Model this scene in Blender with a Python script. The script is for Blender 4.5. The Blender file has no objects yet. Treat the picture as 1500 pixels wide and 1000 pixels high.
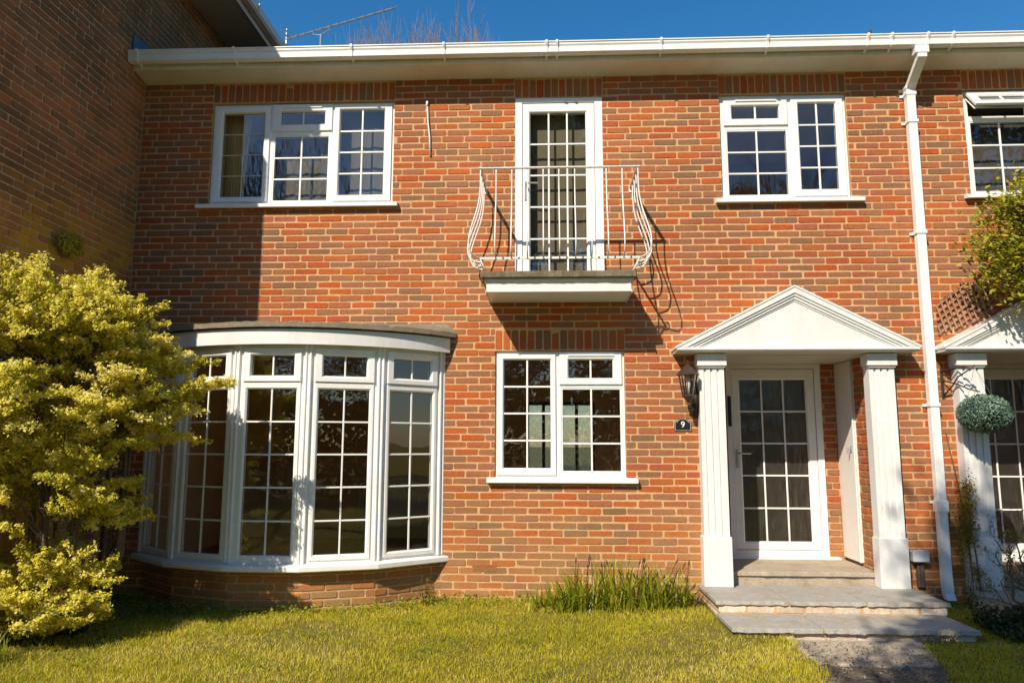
import bpy, math, random
import numpy as np
from mathutils import Vector, Matrix

random.seed(7); RNG = np.random.default_rng(7)
SC = bpy.context.scene
COL = SC.collection
rad = math.radians

# ------------------------------------------------------------------ mesh helpers
class MB:
    """collects polygons (optionally through a local frame) and links them as one mesh object"""
    def __init__(self, M=None):
        self.v = []; self.f = []; self.t = []; self.M = M; self.tone = (0.5, 0.5, 0.5, 1)
    def add(self, p):
        p = Vector(p)
        if self.M is not None: p = self.M @ p
        self.v.append((p.x, p.y, p.z)); self.t.append(self.tone); return len(self.v) - 1
    def face(self, pts): self.f.append([self.add(p) for p in pts])
    def box(self, x0, x1, y0, y1, z0, z1):
        i = [self.add(p) for p in ((x0,y0,z0),(x1,y0,z0),(x1,y1,z0),(x0,y1,z0),(x0,y0,z1),(x1,y0,z1),(x1,y1,z1),(x0,y1,z1))]
        for q in ((0,3,2,1),(4,5,6,7),(0,1,5,4),(1,2,6,5),(2,3,7,6),(3,0,4,7)): self.f.append([i[k] for k in q])
    def prism(self, poly, a, b, axis='y'):
        """extrude a 2-D outline between a and b along an axis"""
        def P(p, t):
            if axis == 'y': return (p[0], t, p[1])
            if axis == 'z': return (p[0], p[1], t)
            return (t, p[0], p[1])
        A = [self.add(P(p, a)) for p in poly]; B = [self.add(P(p, b)) for p in poly]
        n = len(poly)
        self.f.append(A[::-1]); self.f.append(B)
        for k in range(n): self.f.append([A[k], A[(k+1)%n], B[(k+1)%n], B[k]])
    def loops(self, L):
        """rectangles (u0,u1,z0,z1) at successive depths joined into a moulding"""
        rows = [[self.add(p) for p in ((r[0],d,r[2]),(r[1],d,r[2]),(r[1],d,r[3]),(r[0],d,r[3]))] for r, d in L]
        for a, b in zip(rows, rows[1:]):
            for k in range(4): self.f.append([a[k], a[(k+1)%4], b[(k+1)%4], b[k]])
    def rings(self, R, close=True, cap=True):
        rows = [[self.add(p) for p in r] for r in R]; n = len(rows[0])
        for a, b in zip(rows, rows[1:]):
            for k in range(n if close else n-1): self.f.append([a[k], a[(k+1)%n], b[(k+1)%n], b[k]])
        if cap: self.f.append(rows[0][::-1]); self.f.append(rows[-1])
    def tube(self, path, r, n=6, cap=True):
        path = [Vector(p) for p in path]
        rr = r if isinstance(r, (list, tuple)) else [r]*len(path)
        R = []; up = None
        for k, p in enumerate(path):
            d = path[min(k+1, len(path)-1)] - path[max(k-1, 0)]
            if d.length < 1e-9: d = Vector((0,0,1))
            d.normalize()
            if up is None: up = Vector((0,0,1)) if abs(d.z) < .9 else Vector((1,0,0))
            s = d.cross(up)
            if s.length < 1e-4: s = d.cross(Vector((0.3,1,0.2)))
            s.normalize(); up = s.cross(d).normalized()
            R.append([p + rr[k]*(math.cos(2*math.pi*j/n)*s + math.sin(2*math.pi*j/n)*up) for j in range(n)])
        self.rings(R, cap=cap)
    def lathe(self, prof, c, n=16):
        R = [[(c[0]+r*math.cos(2*math.pi*j/n), c[1]+r*math.sin(2*math.pi*j/n), c[2]+z) for j in range(n)] for r, z in prof]
        self.rings(R)
    def holed(self, R, holes, y0, y1, back=True):
        """flat panel R=(x0,x1,z0,z1) with rectangular holes, front at y0 and back at y1"""
        xs = sorted({R[0], R[1], *[min(max(h[k], R[0]), R[1]) for h in holes for k in (0,1)]})
        zs = sorted({R[2], R[3], *[min(max(h[k], R[2]), R[3]) for h in holes for k in (2,3)]})
        def solid(i, j):
            if i < 0 or j < 0 or i >= len(xs)-1 or j >= len(zs)-1: return False
            x = (xs[i]+xs[i+1])/2; z = (zs[j]+zs[j+1])/2
            return not any(h[0] < x < h[1] and h[2] < z < h[3] for h in holes)
        for i in range(len(xs)-1):
            for j in range(len(zs)-1):
                if not solid(i, j): continue
                a, b, c, d = xs[i], xs[i+1], zs[j], zs[j+1]
                self.face([(a,y0,c),(b,y0,c),(b,y0,d),(a,y0,d)])
                if back: self.face([(a,y1,c),(a,y1,d),(b,y1,d),(b,y1,c)])
                if not solid(i-1,j): self.face([(a,y0,c),(a,y0,d),(a,y1,d),(a,y1,c)])
                if not solid(i+1,j): self.face([(b,y0,c),(b,y1,c),(b,y1,d),(b,y0,d)])
                if not solid(i,j-1): self.face([(a,y0,c),(a,y1,c),(b,y1,c),(b,y0,c)])
                if not solid(i,j+1): self.face([(a,y0,d),(b,y0,d),(b,y1,d),(a,y1,d)])
    def build(self, name, mat, parent=None, smooth=False, bevel=0, tone=False, seg=2):
        me = bpy.data.meshes.new(name); me.from_pydata(self.v, [], self.f); me.update()
        if tone:
            at = me.color_attributes.new('tone', 'FLOAT_COLOR', 'POINT')
            at.data.foreach_set('color', np.array(self.t, dtype=np.float32).ravel())
        return link(name, me, mat, parent, smooth, bevel, seg)

def world_loc(o):
    p = Vector((0,0,0))
    while o is not None:
        p = p + Vector(o.get('_at', (0,0,0))); o = o.parent
    return p
def link(name, me, mat, parent=None, smooth=False, bevel=0, seg=2):
    o = bpy.data.objects.new(name, me); COL.objects.link(o)
    if mat is not None: me.materials.append(mat)
    if smooth: me.polygons.foreach_set('use_smooth', [True]*len(me.polygons))
    if bevel:
        m = o.modifiers.new('edge', 'BEVEL'); m.width = bevel; m.segments = seg; m.limit_method = 'ANGLE'; m.angle_limit = rad(40)
    if parent is not None:
        o.parent = parent
        root = parent
        while root.parent is not None: root = root.parent
        if parent.type == 'EMPTY' and parent.parent is None:
            o.matrix_parent_inverse = Matrix.Translation(-parent.location)
    return o
def thing(name, label, cat, loc, group=None):
    o = bpy.data.objects.new(name, None); COL.objects.link(o)
    o.location = loc; o.empty_display_size = .2
    return tag(o, label, cat, group)
def tag(o, label=None, cat=None, group=None, kind=None):
    if label: o['label'] = label
    if cat: o['category'] = cat
    if group: o['group'] = group
    if kind: o['kind'] = kind
    return o
def fast_mesh(name, V, F, T=None):
    """numpy verts (n,3); F = (m,k) faces of one size; optional per-vertex tone (n,4)"""
    me = bpy.data.meshes.new(name)
    m, k = F.shape
    me.vertices.add(len(V)); me.vertices.foreach_set('co', V.astype(np.float32).ravel())
    me.loops.add(m*k); me.loops.foreach_set('vertex_index', F.astype(np.int32).ravel())
    me.polygons.add(m); me.polygons.foreach_set('loop_start', np.arange(0, m*k, k, dtype=np.int32))
    me.update(calc_edges=True)
    if T is not None:
        at = me.color_attributes.new('tone', 'FLOAT_COLOR', 'POINT'); at.data.foreach_set('color', T.astype(np.float32).ravel())
    return me

# ------------------------------------------------------------------ materials
class NT:
    def __init__(self, name):
        self.m = bpy.data.materials.new(name); self.m.use_nodes = True
        self.n = self.m.node_tree.nodes; self.l = self.m.node_tree.links
        self.bsdf = self.n['Principled BSDF']; self.out = self.n['Material Output']
    def __call__(self, typ, ins=None, **props):
        nd = self.n.new('ShaderNode'+typ)
        for k, v in props.items(): setattr(nd, k, v)
        for k, v in (ins or {}).items():
            s = nd.inputs[k]
            if isinstance(v, bpy.types.NodeSocket): self.l.new(v, s)
            else: s.default_value = v
        return nd
    def co(self, scale=None):
        t = self('TexCoord').outputs['Object']
        if scale: t = self('Mapping', {'Vector': t, 'Scale': scale}).outputs[0]
        return t
    def noise(self, scale, detail=4, rough=.6, vec=None):
        return self('TexNoise', {'Vector': vec if vec is not None else self.co(), 'Scale': scale, 'Detail': detail, 'Roughness': rough}).outputs['Fac']
    def ramp(self, fac, stops, interp='LINEAR'):
        r = self('ValToRGB', {'Fac': fac}); e = r.color_ramp.elements; r.color_ramp.interpolation = interp
        while len(e) < len(stops): e.new(0.5)
        for q, (p, c) in zip(e, stops):
            q.position = p; q.color = (c[0], c[1], c[2], 1) if not isinstance(c, (int, float)) else (c, c, c, 1)
        return r.outputs['Color']
    def mix(self, fac, a, b, blend='MIX'):
        nd = self('Mix', data_type='RGBA', blend_type=blend)
        for s, v in ((nd.inputs[0], fac), (nd.inputs[6], a), (nd.inputs[7], b)):
            if isinstance(v, bpy.types.NodeSocket): self.l.new(v, s)
            else: s.default_value = v if isinstance(v, (int, float)) else (*v, 1)
        return nd.outputs[2]
    def math(self, op, a, b=0.0):
        return self('Math', {0: a, 1: b}, operation=op).outputs[0]
    def set(self, color=None, rough=None, bump=None, dist=.01, strength=1, metal=None, spec=None):
        for k, v in (('Base Color', color), ('Roughness', rough), ('Metallic', metal), ('Specular IOR Level', spec)):
            if v is None: continue
            s = self.bsdf.inputs[k]
            if isinstance(v, bpy.types.NodeSocket): self.l.new(v, s)
            else: s.default_value = (*v, 1) if isinstance(v, tuple) else v
        if bump is not None:
            b = self('Bump', {'Height': bump, 'Distance': dist, 'Strength': strength})
            self.l.new(b.outputs[0], self.bsdf.inputs['Normal'])
        return self.m

def brick_mat(name, stops, ochre, dirt, lichen=None):
    t = NT(name)
    at = t('Attribute', attribute_name='tone').outputs['Color']
    sp = t('SeparateColor', {0: at})
    c = t.ramp(sp.outputs[0], stops)
    fine = t.noise(38, 5, .7)
    c = t.mix(1.0, c, t.ramp(fine, [(.25, .70), (.5, 1.0), (.75, 1.22)]), 'MULTIPLY')
    patch = t.ramp(t.noise(9, 3, .6), [(.35, .0), (.7, .55)])
    c = t.mix(patch, c, t.mix(.5, c, (.25, .112, .050)))                      # fired-in mauve blotches
    pos = t('SeparateXYZ', {0: t.co()})
    zz = t.math('MULTIPLY', t.math('SUBTRACT', 1.05, pos.outputs[2]), 1.1)
    low = t.math('MULTIPLY', t('Clamp', {0: zz}).outputs[0], t.ramp(t.noise(2.2, 3), [(.3, .2), (.62, 1.0)]))
    c = t.mix(t.math('MULTIPLY', low, ochre), c, t.mix(.55, c, (.42, .27, .10)))   # ochre splash staining near the ground
    c = t.mix(1., c, t.ramp(t.noise(.9, 4, .6, t.co((1, 1, .55))), [(.3, .84), (.62, 1.06)]), 'MULTIPLY')         # broad weathering
    spot = t.ramp(t.noise(1.3, 6, .65), [(.45, 0.), (.62, 1.)])
    c = t.mix(t.math('MULTIPLY', spot, dirt), c, (.085, .05, .03))            # soot and algae patches
    if lichen:                                                               # yellow lichen on the lower part of the wall only
        band = t('Clamp', {0: t.math('MULTIPLY', t.math('SUBTRACT', 3.75, pos.outputs[2]), 1.6)}).outputs[0]
        lf = t.math('MULTIPLY', t.ramp(t.noise(1.1, 8, .72), [(.44, 0.), (.56, .85)]), t.ramp(sp.outputs[1], [(.2, .45), (.8, 1.)]))
        c = t.mix(t.math('MULTIPLY', band, lf), c, lichen)
    pale = t.ramp(t.noise(75, 3, .7), [(.66, 0.), (.78, .5)])
    c = t.mix(pale, c, (.46, .33, .22))                                       # lime specks
    h = t.math('ADD', t.noise(60, 5, .7), t.math('MULTIPLY', t.noise(14, 3), .8))
    return t.set(c, .9, h, .006, .9, spec=.2)

BRICK = brick_mat('handmade_brick', [(0, (.21, .110, .065)), (.12, (.27, .130, .070)), (.30, (.315, .126, .062)), (.48, (.36, .120, .052)), (.64, (.40, .108, .036)),
                                     (.78, (.44, .108, .026)), (.88, (.40, .076, .024)), (.95, (.33, .105, .055)), (1, (.32, .150, .068))], 1.0, .0)
SIDEBRICK = brick_mat('weathered_brick', [(0, (.25, .135, .06)), (.3, (.34, .155, .062)), (.6, (.44, .175, .065)), (.85, (.50, .18, .06)), (1, (.27, .16, .085))], .2, .5, (.58, .32, .02))
def mortar_mat(name, col, sat):
    t = NT(name)
    c = t.mix(1., col, t.ramp(t.noise(22, 5, .7), [(.25, .72), (.75, 1.15)]), 'MULTIPLY')
    c = t.mix(t.ramp(t.noise(1.7, 3), [(.35, 0.), (.65, sat)]), c, (.45, .30, .13))
    return t.set(c, .95, t.noise(110, 4, .7), .004, .8, spec=.15)
MORTAR = mortar_mat('sand_mortar', (.60, .365, .185), .35)
SIDEMORTAR = mortar_mat('grey_mortar', (.52, .37, .23), .25)

def plain(name, col, rough=.5, var=.1, scale=8, bump=0, bscale=60, metal=0, spec=.5):
    t = NT(name)
    c = t.mix(1., col, t.ramp(t.noise(scale, 5, .6), [(.25, 1-var), (.75, 1+var*.5)]), 'MULTIPLY')
    return t.set(c, rough, t.noise(bscale, 4) if bump else None, bump or .01, 1, metal=metal, spec=spec)
def upvc(name, col, dirt):
    t = NT(name)
    g = t.ramp(t.noise(3.5, 6, .7, t.co((1, 1, .35))), [(.45, 0.), (.75, dirt)])
    c = t.mix(g, col, (.46, .42, .34))
    c = t.mix(1., c, t.ramp(t.noise(30, 4), [(.3, .95), (.7, 1.02)]), 'MULTIPLY')
    return t.set(c, t.ramp(t.noise(12, 4), [(.3, .28), (.7, .45)]), t.noise(5, 2), .002, .4, spec=.45)
WHITE = upvc('white_plastic', (.80, .80, .785), .22)
WHITE2 = upvc('painted_board', (.72, .715, .70), .35)
CREAM = upvc('cream_soffit', (.70, .655, .565), .45)
REVEAL = plain('reveal_panel', (.74, .70, .66), .5, .06)
BLACK = plain('black_plastic', (.015, .014, .013), .35, .2)
RUBBER = plain('rubber_gasket', (.02, .02, .02), .7, .2)
IRON = plain('white_painted_iron', (.74, .72, .68), .4, .2, 40, .002, 120)
BRONZE = plain('weathered_bronze', (.075, .05, .038), .42, .5, 30, .003, 90, .4)
GREYPL = plain('grey_plastic_box', (.62, .63, .63), .4, .08)
DARKPIPE = plain('dark_conduit', (.10, .075, .06), .5, .4, 30)
STEEL = plain('galvanised_aluminium', (.50, .50, .49), .35, .2, 20, metal=.8)
CHROME = plain('brushed_handle', (.62, .62, .60), .28, .1, 20, metal=.9)
LEAD = plain('lead_flashing', (.10, .135, .19), .5, .3, 10, .003, 30)
SLATE = plain('dark_roof_tile', (.07, .055, .05), .8, .5, 9, .006, 60)
def concrete(name, a, b, moss, bump=.008):
    t = NT(name)
    c = t.ramp(t.noise(14, 6, .7), [(.3, a), (.7, b)])
    c = t.mix(t.ramp(t.noise(5, 5, .7), [(.48, 0.), (.66, 1.)]), c, moss)
    c = t.mix(1., c, t.ramp(t.noise(150, 3, .8), [(.35, .55), (.6, 1.15)]), 'MULTIPLY')
    return t.set(c, .95, t.math('ADD', t.noise(90, 5, .8), t.noise(240, 2)), bump, 1, spec=.15)
SLAB = concrete('lichened_concrete', (.19, .16, .11), (.31, .26, .185), (.16, .135, .07))
BAYROOF = concrete('mineral_felt', (.26, .215, .165), (.38, .32, .245), (.30, .25, .14))
STONE = concrete('riven_stone', (.36, .345, .315), (.48, .455, .41), (.40, .34, .25), .004)
STONEW = concrete('warm_riven_stone', (.44, .37, .28), (.54, .46, .35), (.38, .31, .22), .004)
RISER = brick_mat('step_riser_brick', [(0, (.60, .51, .40)), (.5, (.70, .60, .47)), (1, (.58, .46, .34))], .0, .0)
PATHM = concrete('worn_tarmac', (.27, .225, .175), (.44, .375, .295), (.38, .30, .19), .03)
def earth():
    t = NT('lawn_thatch')
    c = t.ramp(t.noise(6, 6, .7), [(.3, (.13, .12, .025)), (.55, (.22, .19, .04)), (.75, (.28, .22, .08))])
    return t.set(c, .95, t.noise(60, 5, .8), .02, 1, spec=.1)
EARTH = earth()
def leafmat(name, stops, trans=.35, rough=.55):
    t = NT(name)
    at = t('Attribute', attribute_name='tone').outputs['Color']
    c = t.ramp(t('SeparateColor', {0: at}).outputs[0], stops)
    t.set(c, rough, spec=.3)
    tr = t('BsdfTranslucent', {'Color': c})
    mx = t('MixShader', {0: trans, 1: t.bsdf.outputs[0], 2: tr.outputs[0]})
    t.l.new(mx.outputs[0], t.out.inputs[0])
    return t.m
GRASSM = leafmat('grass_blades', [(0, (.17, .20, .010)), (.3, (.45, .43, .020)), (.6, (.66, .58, .035)), (.85, (.76, .64, .10)), (1, (.82, .72, .30))], .5)
GOLD = leafmat('golden_leaves', [(0, (.20, .20, .014)), (.25, (.46, .43, .03)), (.55, (.70, .62, .06)), (.85, (.80, .70, .11)), (1, (.86, .78, .32))], .42)
VINE = leafmat('vine_leaves', [(0, (.11, .14, .01)), (.4, (.30, .31, .022)), (.8, (.54, .48, .04)), (1, (.58, .38, .06))], .42)
DULL = leafmat('dark_shrub_leaves', [(0, (.012, .022, .008)), (.5, (.035, .055, .014)), (1, (.10, .10, .03))], .25)
RUST = leafmat('golden_climber_leaves', [(0, (.12, .085, .015)), (.5, (.30, .20, .025)), (1, (.40, .29, .04))], .3)
BALLM = leafmat('topiary_leaves', [(0, (.03, .08, .05)), (.5, (.12, .20, .14)), (1, (.33, .42, .32))], .15, .35)
BLADE = leafmat('strap_leaves', [(0, (.12, .18, .014)), (.5, (.34, .37, .03)), (1, (.58, .49, .09))], .42, .4)
BARK = plain('bark', (.13, .095, .065), .9, .5, 25, .01, 60)
TWIG = plain('bare_twigs', (.20, .15, .125), .9, .3, 10)
STEMB = plain('brown_stem', (.17, .12, .08), .85, .4, 25)
PALEBARK = plain('pale_stem', (.30, .235, .175), .85, .4, 25)
LITTER = leafmat('dry_litter', [(0, (.05, .036, .025)), (.5, (.22, .165, .10)), (1, (.55, .45, .32))], .1)
HEDGEM = leafmat('hedge_leaves', [(0, (.015, .028, .006)), (1, (.07, .085, .018))], .2)
WALLP = plain('room_plaster', (.74, .62, .46), .9, .05)
CEIL = plain('room_ceiling', (.86, .79, .66), .9, .05)
CARPET = plain('carpet', (.46, .33, .24), .95, .2, 60)
LOUNGE = plain('lounge_plaster', (.72, .52, .30), .9, .05)
BLIND = plain('taupe_blind', (.135, .115, .078), .9, .05)
NET = plain('grey_net', (.105, .095, .072), .9, .08)
DARKBL = plain('brown_blind', (.07, .056, .038), .9, .08)
FLOORD = plain('dark_red_carpet', (.32, .13, .085), .95, .2, 60)
CURTM = plain('beige_curtain', (.60, .42, .18), .9, .08)
RADM = plain('radiator_enamel', (.62, .57, .48), .4, .05)
TRELLIS = plain('brown_trellis_wood', (.36, .20, .125), .8, .4, 30)
NUMM = plain('white_numeral', (.85, .85, .83), .4, .03)

def glass(name, wav, rough, refl=1.0, tint=(.90, .92, .90), bump_scale=1.6):
    t = NT(name)
    b = t('Bump', {'Height': t.noise(bump_scale, 2, .5), 'Distance': wav, 'Strength': 1.0})
    ge = t('NewGeometry'); ct = t.math('ABSOLUTE', t('VectorMath', {0: ge.outputs['Incoming'], 1: ge.outputs['Normal']}, operation='DOT_PRODUCT').outputs['Value'])
    fr = t.math('ADD', .042, t.math('MULTIPLY', .958, t.math('POWER', t.math('SUBTRACT', 1.0, ct), 5.0)))   # Schlick, the same from both sides
    fac = t.math('MINIMUM', t.math('MULTIPLY', fr, 2.0*refl), 1.0)                # two faces of the sealed unit
    gl = t('BsdfGlossy', {'Color': (.95, .97, 1, 1), 'Roughness': rough, 'Normal': b.outputs[0]})
    tr = t('BsdfTransparent', {'Color': (*tint, 1)})
    mx = t('MixShader', {0: fac, 1: tr.outputs[0], 2: gl.outputs[0]})
    t.l.new(mx.outputs[0], t.out.inputs[0]); return t.m
GLASS = glass('window_glass', .003, .0, 1.15, (.92, .92, .89))
def obscure():
    t = NT('obscured_glass')
    h = t('TexNoise', {'Vector': t.co((26, 26, 7)), 'Scale': 1.0, 'Detail': 3}).outputs['Fac']
    b = t('Bump', {'Height': h, 'Distance': .02, 'Strength': .8})
    gl = t('BsdfGlossy', {'Color': (.9, .9, .9, 1), 'Roughness': .12, 'Normal': b.outputs[0]})
    rf = t('BsdfRefraction', {'Color': (.72, .70, .64, 1), 'Roughness': .12, 'IOR': 1.08, 'Normal': b.outputs[0]})
    m0 = t('MixShader', {0: .10, 1: rf.outputs[0], 2: gl.outputs[0]})
    tl = t('BsdfTranslucent', {'Color': (.8, .72, .6, 1)}); df = t('BsdfDiffuse', {'Color': (.62, .56, .46, 1)}); m1 = t('MixShader', {0: .5, 1: tl.outputs[0], 2: df.outputs[0]})
    mx = t('MixShader', {0: t.math('MULTIPLY', h, .20), 1: m0.outputs[0], 2: m1.outputs[0]})
    t.l.new(mx.outputs[0], t.out.inputs[0]); return t.m
OBSCURE = obscure()
def frosted():
    t = NT('patterned_glass')
    v = t('TexVoronoi', {'Vector': t.co(), 'Scale': 70.0}).outputs['Distance']
    c = t.ramp(v, [(.1, (.25, .23, .17)), (.5, (.9, .86, .74))])
    tr = t('BsdfTranslucent', {'Color': c}); tp = t('BsdfTransparent', {'Color': c})
    mx = t('MixShader', {0: .35, 1: tr.outputs[0], 2: tp.outputs[0]})
    t.l.new(mx.outputs[0], t.out.inputs[0]); return t.m
FROST = frosted()

# ------------------------------------------------------------------ brickwork
CH, BL, JT = .067, .2275, .0120          # course height, brick module, joint
def one_brick(mb, O, U, N, u0, u1, z0, z1, rng, face=0.0):
    if u1-u0 < .025 or z1-z0 < .018: return
    c = min(.009, (u1-u0)*.2, (z1-z0)*.25)
    j = lambda s=.0022: rng.uniform(-s, s)
    pts = [(u0+c, z0), (u1-c, z0), (u1, z0+c), (u1, z1-c), (u1-c, z1), (u0+c, z1), (u0, z1-c), (u0, z0+c)]
    pts = [(a+j(), b+j()) for a, b in pts]
    cu, cz = (u0+u1)/2, (z0+z1)/2
    dep = face + j(.0022); tu, tz = j(.012), j(.03)
    mb.tone = (rng.random(), rng.random(), rng.random(), 1)
    def P(a, b, d): return O + U*a + Vector((0,0,b)) + N*d
    R0 = [P(a, b, -.014) for a, b in pts]
    R1 = [P(a, b, dep-.0035+(a-cu)*tu+(b-cz)*tz) for a, b in pts]
    sx = 1-.006/(u1-u0); sz = 1-.008/(z1-z0)
    R2 = [P(cu+(a-cu)*sx, cz+(b-cz)*sz, dep+(a-cu)*tu+(b-cz)*tz) for a, b in pts]
    rows = [[mb.add(p) for p in r] for r in (R0, R1, R2)]
    for a, b in zip(rows, rows[1:]):
        for k in range(8): mb.f.append([a[k], a[(k+1)%8], b[(k+1)%8], b[k]])
    mb.f.append(rows[2])
def brickwork(mb, O, U, N, R, holes=(), soldiers=(), seed=1, shift=0.0, phase=.519):
    """running bond over R=(u0,u1,z0,z1); holes and soldier-course bands are left out, the bands then filled upright"""
    rng = random.Random(seed); O = Vector(O); U = Vector(U); N = Vector(N)
    cut = list(holes)+list(soldiers)
    k0 = math.floor((R[2]-phase)/CH)-1; k1 = math.ceil((R[3]-phase)/CH)+1
    pool = [rng.choice((0, .5)) for _ in range(400)]
    for k in range(k0, k1):
        za, zb = phase+k*CH+JT/2, phase+(k+1)*CH-JT/2
        za, zb = max(za, R[2]), min(zb, R[3])
        if zb-za < .02: continue
        off = (k % 2)*.5*BL + shift + rng.uniform(-.012, .012) + (.25*BL if rng.random() < .12 else 0)
        n0 = math.floor((R[0]-off)/BL)-1; n1 = math.ceil((R[1]-off)/BL)+1
        for n in range(n0, n1):
            wob = rng.uniform(-.004, .004)
            segs = [(off+n*BL+JT/2+wob, off+(n+1)*BL-JT/2+wob, za+rng.uniform(-.0016,.0016), zb+rng.uniform(-.0016,.0016))]
            segs = [(max(s[0], R[0]), min(s[1], R[1]), s[2], s[3]) for s in segs]
            for h in cut:
                new = []
                for s in segs:
                    if s[1] <= h[0] or s[0] >= h[1] or s[3] <= h[2] or s[2] >= h[3]: new.append(s); continue
                    zc = (za+zb)/2
                    if h[2] < zc < h[3]:
                        if s[0] < h[0]: new.append((s[0], h[0]-.001, s[2], s[3]))
                        if s[1] > h[1]: new.append((h[1]+.001, s[1], s[2], s[3]))
                    elif zc >= h[3]: new.append((s[0], s[1], max(s[2], h[3]+.001), s[3]))
                    else: new.append((s[0], s[1], s[2], min(s[3], h[2]-.001)))
                segs = new
            for s in segs: one_brick(mb, O, U, N, *s, rng)
    for h in soldiers:
        n = max(1, round((h[1]-h[0])/.075)); w = (h[1]-h[0])/n
        for q in range(n):
            a = h[0]+q*w
            one_brick(mb, O, U, N, a+JT/2+rng.uniform(-.002,.002), a+w-JT/2+rng.uniform(-.002,.002), h[2]+JT*.6, h[3]-JT*.6, rng)

X = Vector((1,0,0)); Y = Vector((0,1,0))
# openings of the front wall
W1 = (-3.36, -1.50, 3.79, 4.855); W2 = (1.73, 2.96, 3.785, 4.855); W3 = (-.47, .757, 1.125, 2.312)
D1 = (-.285, .583, 2.93, 4.855); BAY = (-3.76, -1.02, .36, 2.42); PO = (1.62, 3.02, -.2, 2.27)
DXB = 2.33                                                # the next porch repeats this far along
W4 = (4.08, 5.31, 3.80, 4.86); POB = (1.62+DXB, 3.02+DXB, -.2, 2.27)
WALLT, EAVE = -.0, 5.085
XL, XM, XR = -4.08, 3.53, 7.2

house = thing('brick_house', 'red brick terraced house with white bow window, iron balcony and pedimented front door', 'house', (-.3, 0, 0), 'terraced brick houses')
nextdoor = thing('brick_house', 'partly visible red brick house right of the downpipe, with topiary ball by its porch', 'house', (5.3, 0, 0), 'terraced brick houses')
tall = thing('brick_house', 'taller dark brick house on the left whose shaded side wall projects forward', 'house', (-7, 1, 0), 'terraced brick houses')

def facade(parent, x0, x1, holes, soldiers, seed, shift):
    mb = MB(); brickwork(mb, (0,0,0), X, -Y, (x0, x1, -.2, EAVE), holes, soldiers, seed, shift)
    w = mb.build('brick_wall', BRICK, parent, tone=True)
    m = MB(); m.holed((x0, x1, -.2, EAVE), holes, .0035, .13); m.build('mortar_joints', MORTAR, w)
    return w
sold = lambda w, h=.205: (w[0]-.005, w[1]+.005, w[3]+.004, w[3]+h)
wallA = facade(house, XL, XM, [W1, W2, W3, D1, BAY, PO], [sold(W1), sold(W2), sold(W3), sold(D1)], 11, .06)
wallB = facade(nextdoor, XM, XR, [W4, POB], [sold(W4)], 12, .06)

# ------------------------------------------------------------------ windows
def ins(r, d): return (r[0]+d, r[1]-d, r[2]+d, r[3]-d)
def frame_M(x, y, z=0, a=0): return Matrix.Translation((x, y, z)) @ Matrix.Rotation(a, 4, 'Z')
def sash(parent, M, S, G, nv, nh, kind='casement', proud=.02, gmat=None, bar=.017, skip_glass=False):
    """moulded sash S around glass G (local u,z rectangles, front towards -y), its pane and white glazing bars"""
    mb = MB(M)
    mb.loops([(S, .004), (S, -proud+.004), (ins(S, .004), -proud), ((G[0]-.016, G[1]+.016, G[2]-.016, G[3]+.016), -proud),
              ((G[0]-.010, G[1]+.010, G[2]-.010, G[3]+.010), -proud+.004), (G, -.002), (G, .035), (S, .035)])
    fr = mb.build(kind, WHITE, parent)
    m = MB(M); g = ins(G, -.001)
    m.loops([(g, .0040), (ins(g, .005), .0040)]); m.build('gasket', RUBBER, parent)
    m = MB(M); m.face([(g[0], .006, g[2]), (g[1], .006, g[2]), (g[1], .006, g[3]), (g[0], .006, g[3])])
    m.build('glass_pane', gmat or GLASS, parent)
    if nv or nh:
        m = MB(M)
        for k in range(1, nv+1):
            u = G[0]+(G[1]-G[0])*k/(nv+1); m.box(u-bar/2, u+bar/2, -.0035, .013, G[2], G[3])
        for k in range(1, nh+1):
            z = G[2]+(G[3]-G[2])*k/(nh+1)
            xs = [G[0]]+[G[0]+(G[1]-G[0])*q/(nv+1) for q in range(1, nv+1)]+[G[1]]
            for i, (a, b) in enumerate(zip(xs, xs[1:])):
                m.box(a+(bar/2 if i else 0), b-(bar/2 if i < len(xs)-2 else 0), -.003, .0125, z-bar/2, z+bar/2)
        m.build('glazing_bars', WHITE, parent, bevel=.0025, seg=1)
    return fr
def window(parent, O, cells, y=.035, trickle=None, name='window', label=None):
    """O = opening (x0,x1,z0,z1); cells = (sash rect, glass rect, nv, nh, kind) in local u,z from the lower left corner"""
    M = frame_M(O[0], y, O[2]); w, h = O[1]-O[0], O[3]-O[2]
    mb = MB(M); holes = [ins(c[0], .012) for c in cells]
    mb.holed((.004, w-.004, .002, h-.004), holes, -.004, .065)
    fr = mb.build(name, WHITE, parent, bevel=.003, seg=1)
    if label: fr['label'] = label
    for S, G, nv, nh, kind, *b_ in cells:
        sash(fr, M, S, G, nv, nh, kind, .007 if kind == 'fixed_light' else .022, bar=b_[0] if b_ else .017)
    if trickle:
        m = MB(M); m.box(trickle[0], trickle[1], -.034, -.003, trickle[2], trickle[2]+.016); m.build('trickle_vent', WHITE, fr, bevel=.004)
    return fr
def sill(parent, x0, x1, z, y=.03, out=.062):
    m = MB(); m.prism([(y, z+.004), (-out+.01, z-.010), (-out, z-.014), (-out, z-.047), (-out+.012, z-.052), (y-.03, z-.040)], x0, x1, 'x')
    m.build('window_sill', WHITE, parent, bevel=.003)

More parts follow.
